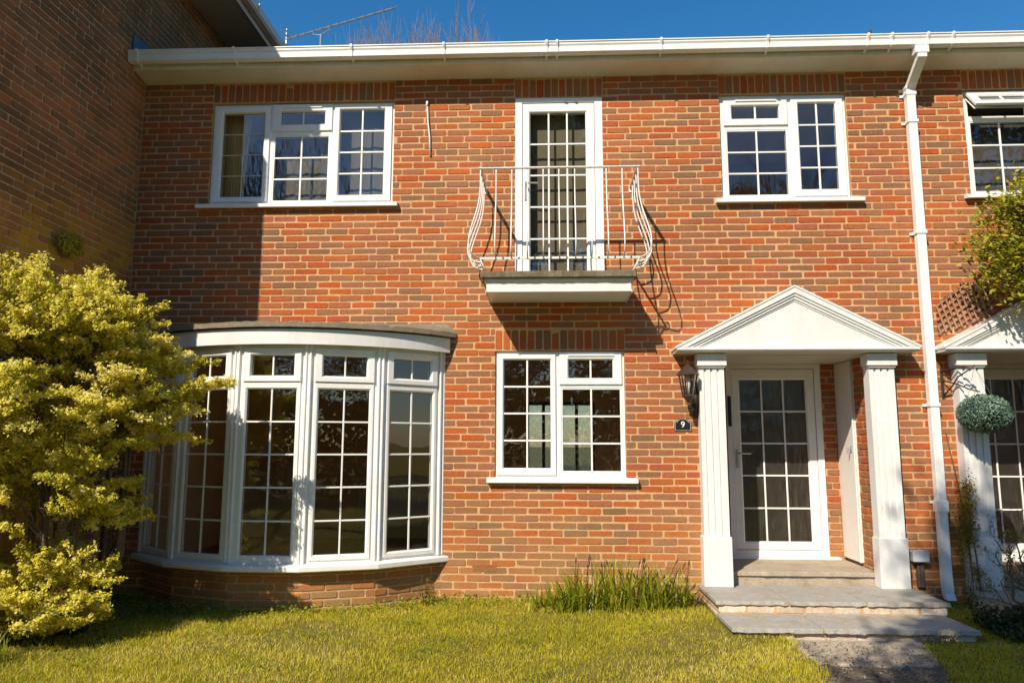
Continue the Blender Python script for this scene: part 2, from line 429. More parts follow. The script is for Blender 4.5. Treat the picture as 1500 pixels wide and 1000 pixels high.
h1 = W1[3]-W1[2]
w1 = window(house, W1, [((.03,.59,.03,h1-.03), (.105,.525,.09,.965), 1, 3, 'casement', .006), ((.615,1.225,.77,h1-.012), (.70,1.145,.845,.97), 1, 0, 'top_vent'),
                        ((.62,1.21,.02,.745), (.645,1.19,.045,.712), 1, 2, 'fixed_light'), ((1.25,1.835,.03,h1-.025), (1.31,1.755,.095,.985), 1, 3, 'casement')], trickle=(.72,1.12,1.01))
sill(w1, W1[0]-.10, W1[1]+.06, W1[2])
h2 = W2[3]-W2[2]
def w2cells(): return [((.045,.665,.755,h2-.035), (.13,.585,.83,.955), 1, 0, 'top_vent'), ((.05,.665,.02,.73), (.075,.645,.05,.70), 1, 2, 'fixed_light'),
                       ((.70,1.20,.03,h2-.04), (.775,1.13,.10,.975), 1, 3, 'casement')]
w2 = window(house, W2, w2cells(), trickle=(.16,.56,1.0))
sill(w2, W2[0]-.07, W2[1]+.10, W2[2])
h3 = W3[3]-W3[2]
w3 = window(house, W3, [((.02,.575,.02,h3-.03), (.085,.525,.085,1.10), 1, 3, 'casement'), ((.61,1.20,.865,h3-.012), (.70,1.115,.928,1.10), 1, 0, 'top_vent'),
                        ((.605,1.205,.025,.85), (.64,1.18,.06,.82), 1, 2, 'fixed_light')], trickle=(.69,1.13,1.135))
sill(w3, W3[0]-.07, W3[1]+.10, W3[2])
# neighbour's window with its wide top vent pushed open
h4 = W4[3]-W4[2]; M4 = frame_M(W4[0], .035, W4[2])
mb = MB(M4); wv = (.03, .64, .80, h4-.02)
mb.holed((.004, 1.226, .002, h4-.004), [ins((.045,.63,.02,.76), .0), (.05,.625,.80,h4-.035), (.68,1.18,.05,h4-.06)], -.004, .065)
w4 = mb.build('window', WHITE, nextdoor, bevel=.003, seg=1)
sash(w4, M4, (.035,.64,.015,.77), (.065,.61,.045,.735), 1, 2, 'fixed_light', .007)
sash(w4, M4, (.67,1.19,.04,h4-.05), (.75,1.12,.12,h4-.13), 1, 3, 'casement', .022)
MV = M4 @ Matrix.Translation((0, -.012, h4-.03)) @ Matrix.Rotation(rad(-40), 4, 'X') @ Matrix.Translation((0, 0, -.25))
v4 = sash(w4, MV, (.03,.645,0,.25), (.115,.56,.075,.18), 1, 0, 'top_vent', .022); v4['label'] = 'top vent pushed open outwards'
m = MB(M4); m.tube([(.05,-.005,h4-.05),(.055,-.10,h4-.15)], .006, 6); m.build('stay', BRONZE, w4)
sill(w4, W4[0]-.07, W4[1]+.07, W4[2])

# upper french door on the balcony
def glazed_door(parent, O, y, leaf, G, nv, nh, gmat=None, handle_side=0, label=None):
    M = frame_M(O[0], y, O[2]); w, h = O[1]-O[0], O[3]-O[2]
    mb = MB(M); mb.holed((.003, w-.003, .0, h-.003), [ins(leaf, -.004)], -.03, .06)
    d = mb.build('door', WHITE, parent, bevel=.004, seg=1)
    if label: d['label'] = label
    sash(d, M, leaf, G, nv, nh, 'door_leaf', .020, gmat, .017)
    m = MB(M); q_ = ins(leaf, -.005); m.loops([(q_, .03), (ins(leaf, .01), .03)]); m.build('door_seal', RUBBER, d)
    m = MB(M)                                              # lever handle on its long back plate
    hu = leaf[0]+.035 if handle_side == 0 else leaf[1]-.035
    s = 1 if handle_side == 0 else -1; hz = 1.02 if h < 2 else 1.0
    hz = (O[3]-O[2])*.52
    m.box(hu-.014, hu+.014, -.032, -.020, hz-.13, hz+.06)
    m.tube([(hu,-.04,hz+.02),(hu,-.085,hz+.02),(hu+s*.02,-.095,hz+.02),(hu+s*.12,-.095,hz+.018)], .009, 8)
    m.build('handle', CHROME, d, smooth=False, bevel=.003)
    return d
d1 = glazed_door(house, D1, .03, (.075,.785,.03,1.875), (.152,.70,.16,1.775), 2, 4)

# ------------------------------------------------------------------ porches (right-hand house repeats the left one)
def flat_panel(parent, name, matl, pts, thick, n):
    pass
def porch(parent, dx, handle, right_panel, seed):
    # recess: back wall round the door, two side walls, ceiling, stone sill step
    DY = .80; fx0, fx1, fz0, fz1 = 1.88+dx, 2.855+dx, .31, 2.262
    x0, x1 = 1.62+dx, 3.02+dx
    mb = MB()
    brickwork(mb, (0,DY,0), X, -Y, (fx1, x1, .1, 2.3), (), (), seed, .03)
    mb.build('recess_back', BRICK, parent, tone=True); mb = MB()
    brickwork(mb, (0,DY,0), X, -Y, (x0, fx0, .1, 2.3), (), (), seed+7, .03)
    rw = mb.build('recess_back', BRICK, parent, tone=True)
    mb = MB(); brickwork(mb, (x1,0,0), Y, -X, (.006, DY, .1, 2.3), [(.38,DY,.1,2.3)] if right_panel else [], (), seed+1, .0)
    mb.build('recess_side', BRICK, parent, tone=True)
    mb = MB(); brickwork(mb, (x0,0,0), Y, X, (.006, DY, .1, 2.3), (), (), seed+2, .05)
    mb.build('recess_side', BRICK, parent, tone=True)
    m = MB()
    m.holed((x0-.1, x1+.1, -.1, 2.4), [(fx0,fx1,fz0,fz1)], DY+.0065, DY+.1)
    m.box(x1+.0065, x1+.10, .131, DY+.0064, -.1, 2.4); m.box(x0-.10, x0-.0065, .131, DY+.0064, -.1, 2.4)
    m.box(x1+.0065, x1+.02, .0066, .131, -.1, 2.4); m.box(x0-.02, x0-.0065, .0066, .131, -.1, 2.4)
    m.build('mortar_joints', MORTAR, rw)
    d = glazed_door(parent, (fx0,fx1,fz0,fz1), DY+.01, (.062,.905,.075,1.90), (.148,.815,.155,1.79), 2, 4, OBSCURE, 0 if handle else 1)
    m = MB(); m.prism([(DY+.03, fz0+.012), (DY-.055, fz0-.004), (DY-.06, fz0-.035), (DY+.03, fz0-.035)], fx0-.01, fx1+.10, 'x'); m.build('threshold', WHITE, d, bevel=.004)
    if right_panel:
        m = MB(); m.box(x1-.022, x1+.006, .385, DY-.006, .325, 2.255); p = m.build('reveal_panel', REVEAL, parent, bevel=.003)
        m = MB(); m.box(x1-.034, x1-.022, .375, .395, .325, 2.255); m.build('panel_trim', WHITE, p, bevel=.003)
        m = MB(); m.box(x1-.030, x1-.022, .45, .47, 1.36, 1.42); m.tube([(x1-.03,.46,1.40),(x1-.055,.46,1.40),(x1-.06,.46,1.35)], .006, 6); m.build('panel_latch', CHROME, p)
    # step inside the recess
    m = MB()
    n = 24; top = []
    rng = random.Random(seed+5)
    edge = [(x0+.04+(x1-.03-x0-.04)*k/n, -.012+rng.uniform(-.006,.006)) for k in range(n+1)]
    poly = edge+[(x1-.03, DY-.01), (x0+.04, DY-.01)]
    m.prism(poly, .262, .300, 'z'); m.build('threshold_step', STONEW, parent, bevel=.004)
    m = MB(); m.box(x0+.045, x1-.04, .012, DY-.02, .10, .2619); m.build('step_riser', STONEW, parent)
    # two fluted pilasters
    for px in (1.412+dx, 2.948+dx):
        m = MB(); wd = .228; a = px+.0135; yf = -.115; g = .013; gd = .017
        pts = [(a, .005), (a, yf)]
        for c in (.055, .114, .173):
            pts += [(a+c-g, yf), (a+c-.004, yf+gd), (a+c+.004, yf+gd), (a+c+g, yf)]
        pts += [(a+wd, yf), (a+wd, .005)]
        m.prism(pts, .60, 2.16, 'z')
        c = m.build('pilaster', WHITE2, parent)
        m = MB(); m.box(px, px+.255, -.132, .005, .182, .615); m.build('plinth', WHITE2, c, bevel=.004)
        m = MB(); m.box(px-.006, px+.261, -.150, .005, 2.150, 2.262); m.box(px+.004, px+.251, -.135, .005, 2.132, 2.149); m.build('capital', WHITE2, c, bevel=.004)
    # pediment with stepped raking cornice
    cx = 2.29+dx+(.045 if dx else 0); hw = 1.085 if not dx else 1.07; zb, za = 2.268, 2.862
    def rake(o0, o1, yf, yb):
        m.prism([(cx-hw+o0*1.9, zb+.042), (cx-hw+o1*1.9, zb+.042), (cx, za-o1*1.06), (cx+hw-o1*1.9, zb+.042), (cx+hw-o0*1.9, zb+.042), (cx, za-o0*1.06)], yf, yb)
    m = MB(); m.prism([(cx-hw+.10, zb+.04), (cx+hw-.10, zb+.04), (cx, za-.06)], -.203, .004); ped = m.build('pediment', WHITE2, parent)
    for o0, o1, yf in ((0, .050, -.246), (.050, .074, -.234), (.074, .100, -.222), (.100, .118, -.211)):
        m = MB(); rake(o0, o1, yf, .004); m.build('raking_cornice', WHITE2, ped, bevel=.003)
    m = MB(); m.prism([(.004, zb), (-.225, zb), (-.2462, zb+.018), (-.2462, zb+.0415), (.004, zb+.0415)], cx-hw, cx+hw, 'x')
    m.build('base_moulding', WHITE2, ped, bevel=.003)
    m = MB(); m.box(x0+.002, x1-.002, .0045, DY-.004, 2.262, 2.30); m.build('porch_ceiling', CREAM, parent)
    # shingle covering of the canopy
    m = MB()
    for s in (-1, 1):
        m.prism([(cx+s*(hw+.012), zb+.030), (cx+s*(hw+.012), zb+.050), (cx, za+.020), (cx, za+.002)], -.252, .004)
    m.build('canopy_capping', WHITE2, ped)
porch(house, 0, True, True, 31)
porch(nextdoor, DXB+.0, True, False, 41)

# ------------------------------------------------------------------ eaves, gutter, roof
def eaves(parent, x0, x1, first, brs, joints):
    m = MB(); m.prism([(.004, 5.072), (-.235, 5.112), (-.235, 5.122), (.004, 5.084)], x0, x1, 'x'); m.build('soffit', CREAM, parent)
    m = MB(); m.box(x0, x1, -.257, -.2355, 5.098, 5.27); m.build('fascia', CREAM, parent, bevel=.003)
    prof = [(-.258, 5.262), (-.262, 5.262), (-.262, 5.165), (-.275, 5.146), (-.325, 5.140), (-.348, 5.152), (-.352, 5.205), (-.362, 5.222), (-.362, 5.240), (-.371, 5.243), (-.371, 5.252),
            (-.355, 5.252), (-.346, 5.21), (-.341, 5.16), (-.325, 5.148), (-.275, 5.152), (-.268, 5.17), (-.268, 5.262)][1:]
    m = MB(); m.prism(prof, x0, x1, 'x'); g = m.build('gutter', WHITE, parent)
    for bx, wd in brs:
        m = MB(); p2 = [(-.259, 5.12), (-.262, 5.12), (-.280, 5.136), (-.328, 5.131), (-.356, 5.146), (-.361, 5.20), (-.372, 5.22), (-.381, 5.240), (-.381, 5.258), (-.3715, 5.2575), (-.3715, 5.2425),
                        (-.3625, 5.239), (-.3625, 5.222), (-.3525, 5.205), (-.3485, 5.1515), (-.325, 5.1395), (-.275, 5.1455), (-.2625, 5.165), (-.2625, 5.2), (-.259, 5.2)]
        m.prism(p2, bx-wd/2, bx+wd/2, 'x'); m.build('gutter_bracket', WHITE, g)
    return g
at = lambda px: (px-798)/1077*6.60*.915                    # bracket spacing along the gutter
ga = eaves(house, XL+.0, XM, 0, [(x, .022) for x in (-3.99, -3.02, -1.86, -.96, .03, .13, 1.12, 2.12)]+[(3.05,.02), (3.27,.02)], ())
gb = eaves(nextdoor, XM+.001, XR, 1, [(3.60,.02), (3.83,.02), (4.62,.02), (5.5,.02)], ())
def roof(parent, x0, x1):
    m = MB(); k = math.tan(rad(24)); n = 14
    for i in range(n):
        ya, yb = -.30+i*.33, -.30+(i+1)*.33+.04
        za = 5.255+i*.33*k; zb2 = 5.255+((i+1)*.33+.04)*k
        m.prism([(ya, za), (ya, za+.022), (yb, zb2+.002), (yb, zb2-.02)], x0, x1, 'x')
    m.prism([(4.3, 5.2), (4.3, 7.3), (9.0, 5.2)], x0, x1, 'x')
    return m.build('roof', SLATE, parent)
rA = roof(house, XL+.02, XM); rB = roof(nextdoor, XM, XR)
m = MB(); m.box(XL+.004, XL+.018, -.30, 3.8, 5.25, 5.46); m.build('flashing', LEAD, house)
# party walls and back so that light only enters by the windows
def shell(parent, x0, x1):
    m = MB(); m.box(x0, x0+.09, .131, 8.0, -.1, 5.0); m.box(x1-.09, x1, .131, 8.0, -.1, 5.0); m.box(x0+.09, x1-.09, .14, 8.0, 5.05, 5.2)
    m.build('party_wall', WALLP, parent)
shell(house, XL, XM); shell(nextdoor, XM+.001, XR)

# ------------------------------------------------------------------ rooms seen through the glass
def room(parent, x0, x1, y0, y1, z0, z1, hole=None, wallm=None, floorm=None):
    m = MB()
    m.face([(x0,y0,z0),(x0,y1,z0),(x0,y1,z1),(x0,y0,z1)]); m.face([(x1,y0,z0),(x1,y0,z1),(x1,y1,z1),(x1,y1,z0)])
    m.holed((x0, x1, z0, z1), [hole] if hole else [], y1, y1+.05)
    # inner face of the front wall is the back of the mortar leaf
    r = m.build('interior_wall', wallm or WALLP, parent)
    m = MB(); m.face([(x0,y0,z1),(x0,y1,z1),(x1,y1,z1),(x1,y0,z1)]); m.build('ceiling', CEIL, r)
    m = MB(); m.face([(x0,y0,z0),(x1,y0,z0),(x1,y1,z0),(x0,y1,z0)]); m.build('room_floor', floorm or CARPET, r)
    return r
room(house, -3.98, -.95, .132, 2.5, 2.86, 5.0)
room(house, -.90, 1.30, .132, 2.0, 2.86, 5.0)
room(house, 1.35, 3.42, .132, 2.2, 2.86, 5.0)
room(house, -3.97, -.78, .132, 2.803, .22, 2.55, None, LOUNGE, FLOORD)
kr = room(house, -.74, 1.50, .132, 2.6, .22, 2.6, (-.22, .62, 1.05, 1.95), LOUNGE)
room(house, 1.53, 3.42, .905, 4.0, .29, 2.5)
room(nextdoor, 3.7, 6.6, .132, 2.2, 2.86, 5.0)
room(nextdoor, 3.8, 5.8, .905, 4.0, .29, 2.5)
m = MB(); m.holed((-.24, .64, 1.03, 1.97), [(-.20,.17,1.07,1.93), (.22,.60,1.07,1.93)], 2.585, 2.62)
for c in (-.015, .41): m.box(c-.02, c+.02, 2.59, 2.61, 1.07, 1.93)
bw = m.build('back_window', DARKPIPE, house)
m = MB(); m.face([(-.2,2.605,1.07),(.6,2.605,1.07),(.6,2.605,1.93),(-.2,2.605,1.93)]); m.build('patterned_pane', FROST, bw)
# curtain in the left upstairs room
m = MB(); R = []
for z in (3.1, 4.9):
    R.append([(-3.33+.30*k/40*(1-.35*(z < 4)), .20+.022*math.sin(k*1.25), z) for k in range(41)])
m.rings(R, close=False, cap=False); cu = m.build('curtain', CURTM, None, smooth=True)
tag(cu, 'plain beige curtain hanging inside the left upstairs window', 'curtain')
def hung(name, label, mat, x0, x1, z0, z1, y, amp, waves, cat):
    m = MB(); n = max(8, waves*8)
    m.rings([[(x0+(x1-x0)*k/n, y+amp*math.sin(k*math.pi*2*waves/n), z) for k in range(n+1)] for z in (z0, z1)], close=False, cap=False)
    m.rings([[(x0+(x1-x0)*k/n, y+.004+amp*math.sin(k*math.pi*2*waves/n), z) for k in range(n+1)] for z in (z0, z1)], close=False, cap=False)
    m.tube([(x0-.02,y+.01,z1+.006),(x1+.02,y+.01,z1+.006)], .012, 6)
    tag(m.build(name, mat, None, smooth=True), label, cat)
hung('roller_blind', 'plain taupe blind lowered behind the balcony door glass', BLIND, -.17, .49, 2.93, 4.76, .15, .002, 3, 'blind')
hung('net_curtain', 'grey net curtain across the middle and right panes of the left upstairs window', NET, -2.80, -1.56, 3.74, 4.80, .17, .004, 9, 'curtain')
hung('roller_blind', 'dark brown blind behind the window with the open top vent', DARKBL, 4.12, 5.27, 3.78, 4.55, .16, .002, 3, 'blind')
t = thing('radiator', 'ribbed panel radiator on the back wall of the room behind the bow window', 'radiator', (-1.75, 2.8, .3))
m = MB(); m.box(-2.45, -1.05, 2.76, 2.80, .36, 1.0)
m.build('panel', RADM, t, bevel=.004)
m = MB()
for k in range(28): m.box(-2.44+k*.05, -2.415+k*.05, 2.745, 2.7599, .38, .98)
m.build('ribs', RADM, t, bevel=.003)
m = MB(); m.tube([(-2.40,2.78,.36),(-2.40,2.78,.221)], .012, 8); m.tube([(-1.1,2.78,.36),(-1.1,2.78,.221)], .012, 8); m.build('pipe', RADM, t)

# ------------------------------------------------------------------ bow window
BC = Vector((-2.39, 1.293, 0)); BR = 1.913
bang = [rad(a) for a in (-47.5, -28.5, -9.5, 9.5, 28.5, 47.5)]
def arc(r, a, z=0): return Vector((BC.x+r*math.sin(a), BC.y-r*math.cos(a), z))
bp = [arc(BR, a) for a in bang]
m = MB(); n = 40
def arcpoly(r, a0, a1, n=40): return [arc(r, a0+(a1-a0)*k/n) for k in range(n+1)]
def segline(off):                      # facetted plan line offset outwards from the glazing
    return [arc(BR/ math.cos(0)+off/math.cos(rad(9.5)), a) for a in bang]
# curved sill: facetted, with nosing
L = [p.copy() for p in segline(.085)]; L[0].x -= .03; L[0].y = .004; L[-1].x += .03; L[-1].y = .004
Li = segline(-.06); Li[0].y = .13; Li[-1].y = .13
m = MB()
rows = []
for a, b in zip(L, Li):
    d = (b-a).normalized()
    rows.append([(b.x,b.y,.425), (a.x+d.x*.085,a.y+d.y*.085,.424), (a.x+d.x*.012,a.y+d.y*.012,.412), (a.x,a.y,.405), (a.x,a.y,.365), (a.x+d.x*.015,a.y+d.y*.015,.357), (b.x,b.y,.357)])
m.rings(rows); bay = m.build('bow_window', WHITE, house, bevel=.003, seg=1)
# each of the five lights
hB = 1.875; zB = .424
for k in range(5):
    a, b = bp[k], bp[k+1]; ang = math.atan2(b.y-a.y, b.x-a.x); w = (b-a).length
    M = frame_M(a.x, a.y, zB, ang)
    S1 = (.058, w-.058, .018, 1.535); S2 = (.058, w-.058, 1.545, hB-.035)
    mb = MB(M); mb.holed((.012, w-.012, 0, hB), [ins(S1, .012), ins(S2, .012)], -.004, .06); mb.build('light_frame', WHITE, bay, bevel=.003, seg=1)
    sash(bay, M, S1, (.098, w-.098, .065, 1.478), 1, 4, 'casement', .016, bar=.015)
    sash(bay, M, S2, (.128, w-.128, 1.60, hB-.10), 1, 0, 'top_vent', .028, bar=.015)
for k, p in enumerate(bp):             # reeded corner posts
    M = frame_M(p.x, p.y, zB, bang[k])
    m = MB(M); hw = .030 if 0 < k < 5 else .034
    xs = [-hw, -hw+.004, -.012, -.009, .009, .012, hw-.004, hw]; ys = [-.008, -.024, -.024, -.012, -.012, -.024, -.024, -.008]
    pl = [(x, y) for x, y in zip(xs, ys)]+[(hw, .05), (-hw, .05)]
    m.prism(pl, 0, hB, 'z')
    m.build('corner_post', WHITE, bay, bevel=.0025, seg=1)
# head: soft board, curved fascia, stone-coloured roof
def arcsolid(m, r0, r1, z0, z1, a0, a1, n=48):
    R = []
    for k in range(n+1):
        a = a0+(a1-a0)*k/n
        p, q = arc(r0, a), arc(r1, a)
        p.y = min(p.y, .004); q.y = min(q.y, .004)
        R.append([(p.x,p.y,z0),(q.x,q.y,z0),(q.x,q.y,z1),(p.x,p.y,z1)])
    m.rings(R)
ae = rad(47.6)
m = MB(); arcsolid(m, BR-.10, BR+.072, 2.300, 2.315, -ae, ae); m.build('head_board', WHITE, bay)
m = MB(); arcsolid(m, BR+.055, BR+.085, 2.290, 2.425, -ae-.012, ae+.012); m.build('curved_fascia', WHITE2, bay, smooth=False)
m = MB(); rows = []; n = 60
rng = random.Random(3)
for k in range(n+1):
    s = k/n; a = -ae-.035+(2*ae+.07)*s
    p = arc(BR+.120, a); p.y = min(p.y, .004)
    q = Vector((-3.93+(3.93-.93)*s, .004, 2.575)); e = rng.uniform(-.004,.004)
    joint = .012 if k in (13, 25, 36, 48) else 0
    lo = 2.438+e; hi = 2.482+rng.uniform(-.005,.005)-joint
    f = Vector((p.x, p.y, 0))*.9+Vector((q.x, q.y, 0))*.1
    g = Vector((p.x, p.y, 0))*.55+Vector((q.x, q.y, 0))*.45
    rows.append([(q.x,q.y,2.43), (p.x,p.y,lo), (p.x,p.y,hi), (f.x,f.y,hi+.014), (g.x,g.y,2.528), (q.x,q.y,2.575)])
m.rings(rows); m.build('bay_roof', BAYROOF, bay)
m = MB(); arcsolid(m, BR+.117, BR+.1205, 2.434, 2.438, -ae-.03, ae+.03); m.build('roof_drip', SLATE, bay)
# brick dwarf wall below
mb = MB(); rng = random.Random(77)
mm = MB()
for k in range(5):
    a, b = arc(BR-.02, bang[k]), arc(BR-.02, bang[k+1]); d = (b-a); w = d.length; U = d.normalized(); Nn = Vector((U.y, -U.x, 0))
    brickwork(mb, a, U, Nn, (0, w, -.1, .357), (), (), 60+k, .03*k, .519)
    mm.M = frame_M(a.x, a.y, 0, math.atan2(d.y, d.x)); mm.holed((-.004, w+.004, -.1, .3565), [], .0065, .1)
bwll = mb.build('dwarf_wall', BRICK, bay, tone=True); mm.build('dwarf_mortar', MORTAR, bay)
m = MB(); m.prism([(p.x, p.y) for p in [arc(BR-.10, a) for a in bang]]+[(-1.0,.14),(-3.78,.14)], .19, .225, 'z'); m.build('bay_floor', CARPET, bay)
m = MB(); m.prism([(p.x, p.y) for p in [arc(BR-.03, a) for a in bang]]+[(-1.0,.14),(-3.78,.14)], 2.318, 2.34, 'z'); m.build('bay_ceiling', CEIL, bay)

# ------------------------------------------------------------------ balcony
rng = random.Random(5)
m = MB(); n = 50
top = [(-.565+(1.38)*k/n, -.555+rng.uniform(-.004,.004)) for k in range(n+1)]
m.prism(top+[(.815, .004), (-.565, .004)], 2.900, 2.958, 'z'); balc = m.build('balcony', SLAB, house, bevel=.008)
m = MB(); m.box(-.52, .775, -.50, .004, 2.778, 2.8995); bb = m.build('balcony_box', WHITE2, balc, bevel=.004)
m = MB(); m.box(-.54, .795, -.52, .004, 2.872, 2.899); m.build('box_moulding', CREAM, balc, bevel=.004)
m = MB(); m.box(-.525, -.5201, -.505, .004, 2.77, 2.80); m.build('edge_trim', WHITE2, balc)
m = MB(); m.box(.7751, .782, -.505, .004, 2.77, 2.80); m.build('edge_trim', WHITE2, balc)
RX0, RX1, RY, RZ0, RZ1 = -.575, .848, -.552, 3.075, 3.915
m = MB()
m.box(RX0-.016, RX1+.016, RY-.016, RY+.016, RZ1-.006, RZ1+.006)
for x in (RX0, RX1): m.box(x-.016, x+.016, RY+.0161, .0, RZ1-.006, RZ1+.006)
rail = m.build('top_rail', IRON, balc, bevel=.002)
m = MB()
m.box(RX0, RX1, RY-.006, RY+.006, RZ0-.010, RZ0+.010)
for x in (RX0, RX1): m.box(x-.006, x+.006, RY+.0061, .0, RZ0-.010, RZ0+.010)
m.build('bottom_rail', IRON, balc, bevel=.002)
prof = [(3.910, 0), (3.80, .0), (3.70, .003), (3.60, .016), (3.50, .042), (3.40, .078), (3.30, .112), (3.22, .128), (3.15, .122), (3.105, .098), (3.085, .06), (3.076, .025), (3.075, 0)]
def baluster(x, y, ox, oy, corner=False):
    pts = []
    sc = .78
    for i in range(len(prof)-1):
        (za, oa), (zb_, ob) = prof[i], prof[i+1]
        for q in range(3):
            s = q/3; pts.append((za+(zb_-za)*s, oa+(ob-oa)*s))
    pts.append(prof[-1])
    zz = [p[0] for p in pts]; oo = [p[1] for p in pts]
    for _ in range(2): oo = [oo[0]]+[(oo[i-1]+2*oo[i]+oo[i+1])/4 for i in range(1, len(oo)-1)]+[oo[-1]]
    mb = MB(); mb.tube([(x+ox*o, y+oy*o, z) for z, o in zip(zz, oo)], .0068, 6)
    mb.build('baluster', IRON, balc, smooth=True)
for k in range(11):
    x = RX0+(RX1-RX0)*k/10
    if k == 0: baluster(x, RY, -.75, -.75)
    elif k == 10: baluster(x, RY, .75, -.75)
    else: baluster(x, RY, 0, -1)
for k in range(1, 4):
    y = RY+.14*k
    baluster(RX0, y, -1, 0); baluster(RX1, y, 1, 0)
for x, s in ((RX0, 1), (RX1, -1)):      # feet and wall fixings
    for y in (RY, -.06):
        m = MB(); m.tube([(x, y, RZ0), (x+s*.025, y+.02, 3.02), (x+s*.055, y+.03, 2.957)], .008, 6); m.build('foot', IRON, balc, smooth=True)
    m = MB(); m.box(x-.02, x+.02, -.006, .004, RZ1-.05, RZ1+.02); m.build('wall_plate', IRON, balc, bevel=.002)
    # scrolled end bar below the bottom rail
    m = MB(); c = []
    for q in range(26):
        a = q/25*math.pi*1.6; r = .045*(1-q/25*.55)
        c.append((x-s*(.02+r*math.sin(a)*1.0), RY+.05, 3.03+r*math.cos(a)))
    m.tube(c, .006, 5); m.build('scroll', IRON, balc, smooth=True)

# ------------------------------------------------------------------ downpipe
DX = 3.545
m = MB(); w_ = .043
def sq(x, y, z, hx, hy): return [(x-hx, y-hy, z), (x+hx, y-hy, z), (x+hx, y+hy, z), (x-hx, y+hy, z)]
m.rings([sq(DX,-.31,5.142,.062,.042), sq(DX,-.31,5.07,.062,.042)]); dp = m.build('downpipe', WHITE, house, bevel=.004); dp['label'] = 'white square rainwater downpipe with swan neck under the gutter'
m = MB(); m.rings([sq(DX,-.31,5.10,w_,.036), sq(DX,-.31,5.03,w_,.036), sq(DX,-.055,4.84,w_,.036), sq(DX,-.055,4.76,w_,.036)]); m.build('swan_neck', WHITE, dp, bevel=.004)
m = MB(); m.rings([sq(DX,-.055,4.80,w_-.003,.034), sq(DX,-.055,.30,w_-.003,.034), sq(DX,-.065,.14,w_-.003,.034), sq(DX,-.10,.09,w_-.003,.034)]); m.build('pipe_length', WHITE, dp, bevel=.004)
for z in (4.86, 4.80, 4.52, 3.42, 1.80, .93):
    m = MB(); m.box(DX-w_-.006, DX+w_+.006, -.097, -.014, z-.02 if z != .93 else z-.09, z+.012); m.build('pipe_collar', WHITE, dp, bevel=.003)
    m = MB(); m.box(DX-w_-.03, DX+w_+.03, -.014, .0, z-.018, z+.006); m.build('pipe_clip', WHITE, dp, bevel=.002)

# ------------------------------------------------------------------ airbricks, fixings on the wall
for x in (-.56+.0, 1.20):
    z = .519-3*CH+JT/2; z = .519-4*CH+JT/2+.0
    m = MB(); z0, z1 = .283, .338
    m.holed((x-.108, x+.108, z0, z1), [(x-.098+c*.0165, x-.098+c*.0165+.009, z0+.008+r*.0145, z0+.008+r*.0145+.008) for c in range(12) for r in range(3)], -.004, .004)
    m.build('airbrick', BRICK, house, tone=True)
m = MB(); m.tube([(-1.166,-.012,4.80),(-1.155,-.016,4.62),(-1.135,-.014,4.45),(-1.128,-.010,4.265)], .009, 6)
m.tube([(-1.17,.0,4.775),(-1.168,-.02,4.79),(-1.166,-.022,4.83)], .012, 6); rod = m.build('cable_stub', IRON, None, smooth=True)
tag(rod, 'thin white cable end hanging down the brickwork right of the left upstairs window', 'cable')

# carriage lantern
n_before = set(bpy.data.objects.keys())
LX, LY, LZ = 1.345, -.155, 1.99
t = thing('wall_lantern', 'bronze carriage lantern on a scrolled bracket left of the front door', 'lantern', (LX+.07, 0, 1.75))
m = MB(); m.lathe([(.002,.175),(.006,.172),(.009,.160),(.004,.150),(.012,.142),(.02,.132),(.045,.112),(.078,.075),(.090,.060),(.090,.054),(.07,.054)], (LX,LY,LZ), 6); m.build('lantern_roof', BRONZE, t)
m = MB()
for k in range(6):
    a = math.pi*2*k/6
    m.tube([(LX+.072*math.cos(a),LY+.072*math.sin(a),LZ+.056),(LX+.046*math.cos(a),LY+.046*math.sin(a),LZ-.105)], .0055, 4)
m.lathe([(.048,-.100),(.052,-.106),(.050,-.114),(.035,-.128),(.020,-.150),(.010,-.165)], (LX,LY,LZ), 6); m.build('lantern_cage', BRONZE, t)
m = MB(); m.lathe([(.068,.054),(.043,-.104)], (LX,LY,LZ), 6); m.f = m.f[:-2]; m.build('lantern_glass', glass('lantern_glass', .002, .05, 1.0, (.92,.90,.85), 30), t)
m = MB(); m.lathe([(.008,-.10),(.010,-.05),(.018,-.02),(.020,.01),(.010,.035),(.003,.04)], (LX,LY,LZ), 10); m.build('bulb', NUMM, t, smooth=True)
m = MB(); bx = LX+.075
m.tube([(LX,LY,LZ-.16),(LX+.01,LY+.02,LZ-.20),(LX+.04,-.07,LZ-.215),(LX+.06,-.035,LZ-.17),(bx,-.02,LZ-.09),(bx,-.015,LZ-.02)], [.012,.018,.022,.020,.016,.008], 8)
m.tube([(bx-.005,-.03,LZ-.02),(bx,-.055,LZ-.10),(bx,-.05,LZ-.18),(bx,-.03,LZ-.26)], [.006,.024,.020,.005], 8); m.build('bracket', BRONZE, t, smooth=True)
m = MB(); m.prism([(bx-.03,LZ-.20),(bx,LZ-.29),(bx+.03,LZ-.20),(bx+.038,LZ-.08),(bx+.022,LZ+.02),(bx,LZ+.05),(bx-.022,LZ+.02),(bx-.038,LZ-.08)], -.02, .002); m.build('back_plate', BRONZE, t, bevel=.006)
for nm in set(bpy.data.objects.keys())-n_before:           # a fifth larger about its fixing point on the wall
    o = bpy.data.objects[nm]
    if o.type == 'MESH': o.data.transform(Matrix.Translation((1.40, 0, 1.95)) @ Matrix.Diagonal((1.16, 1.10, 1.16, 1)) @ Matrix.Translation((-1.42, 0, -1.95)))
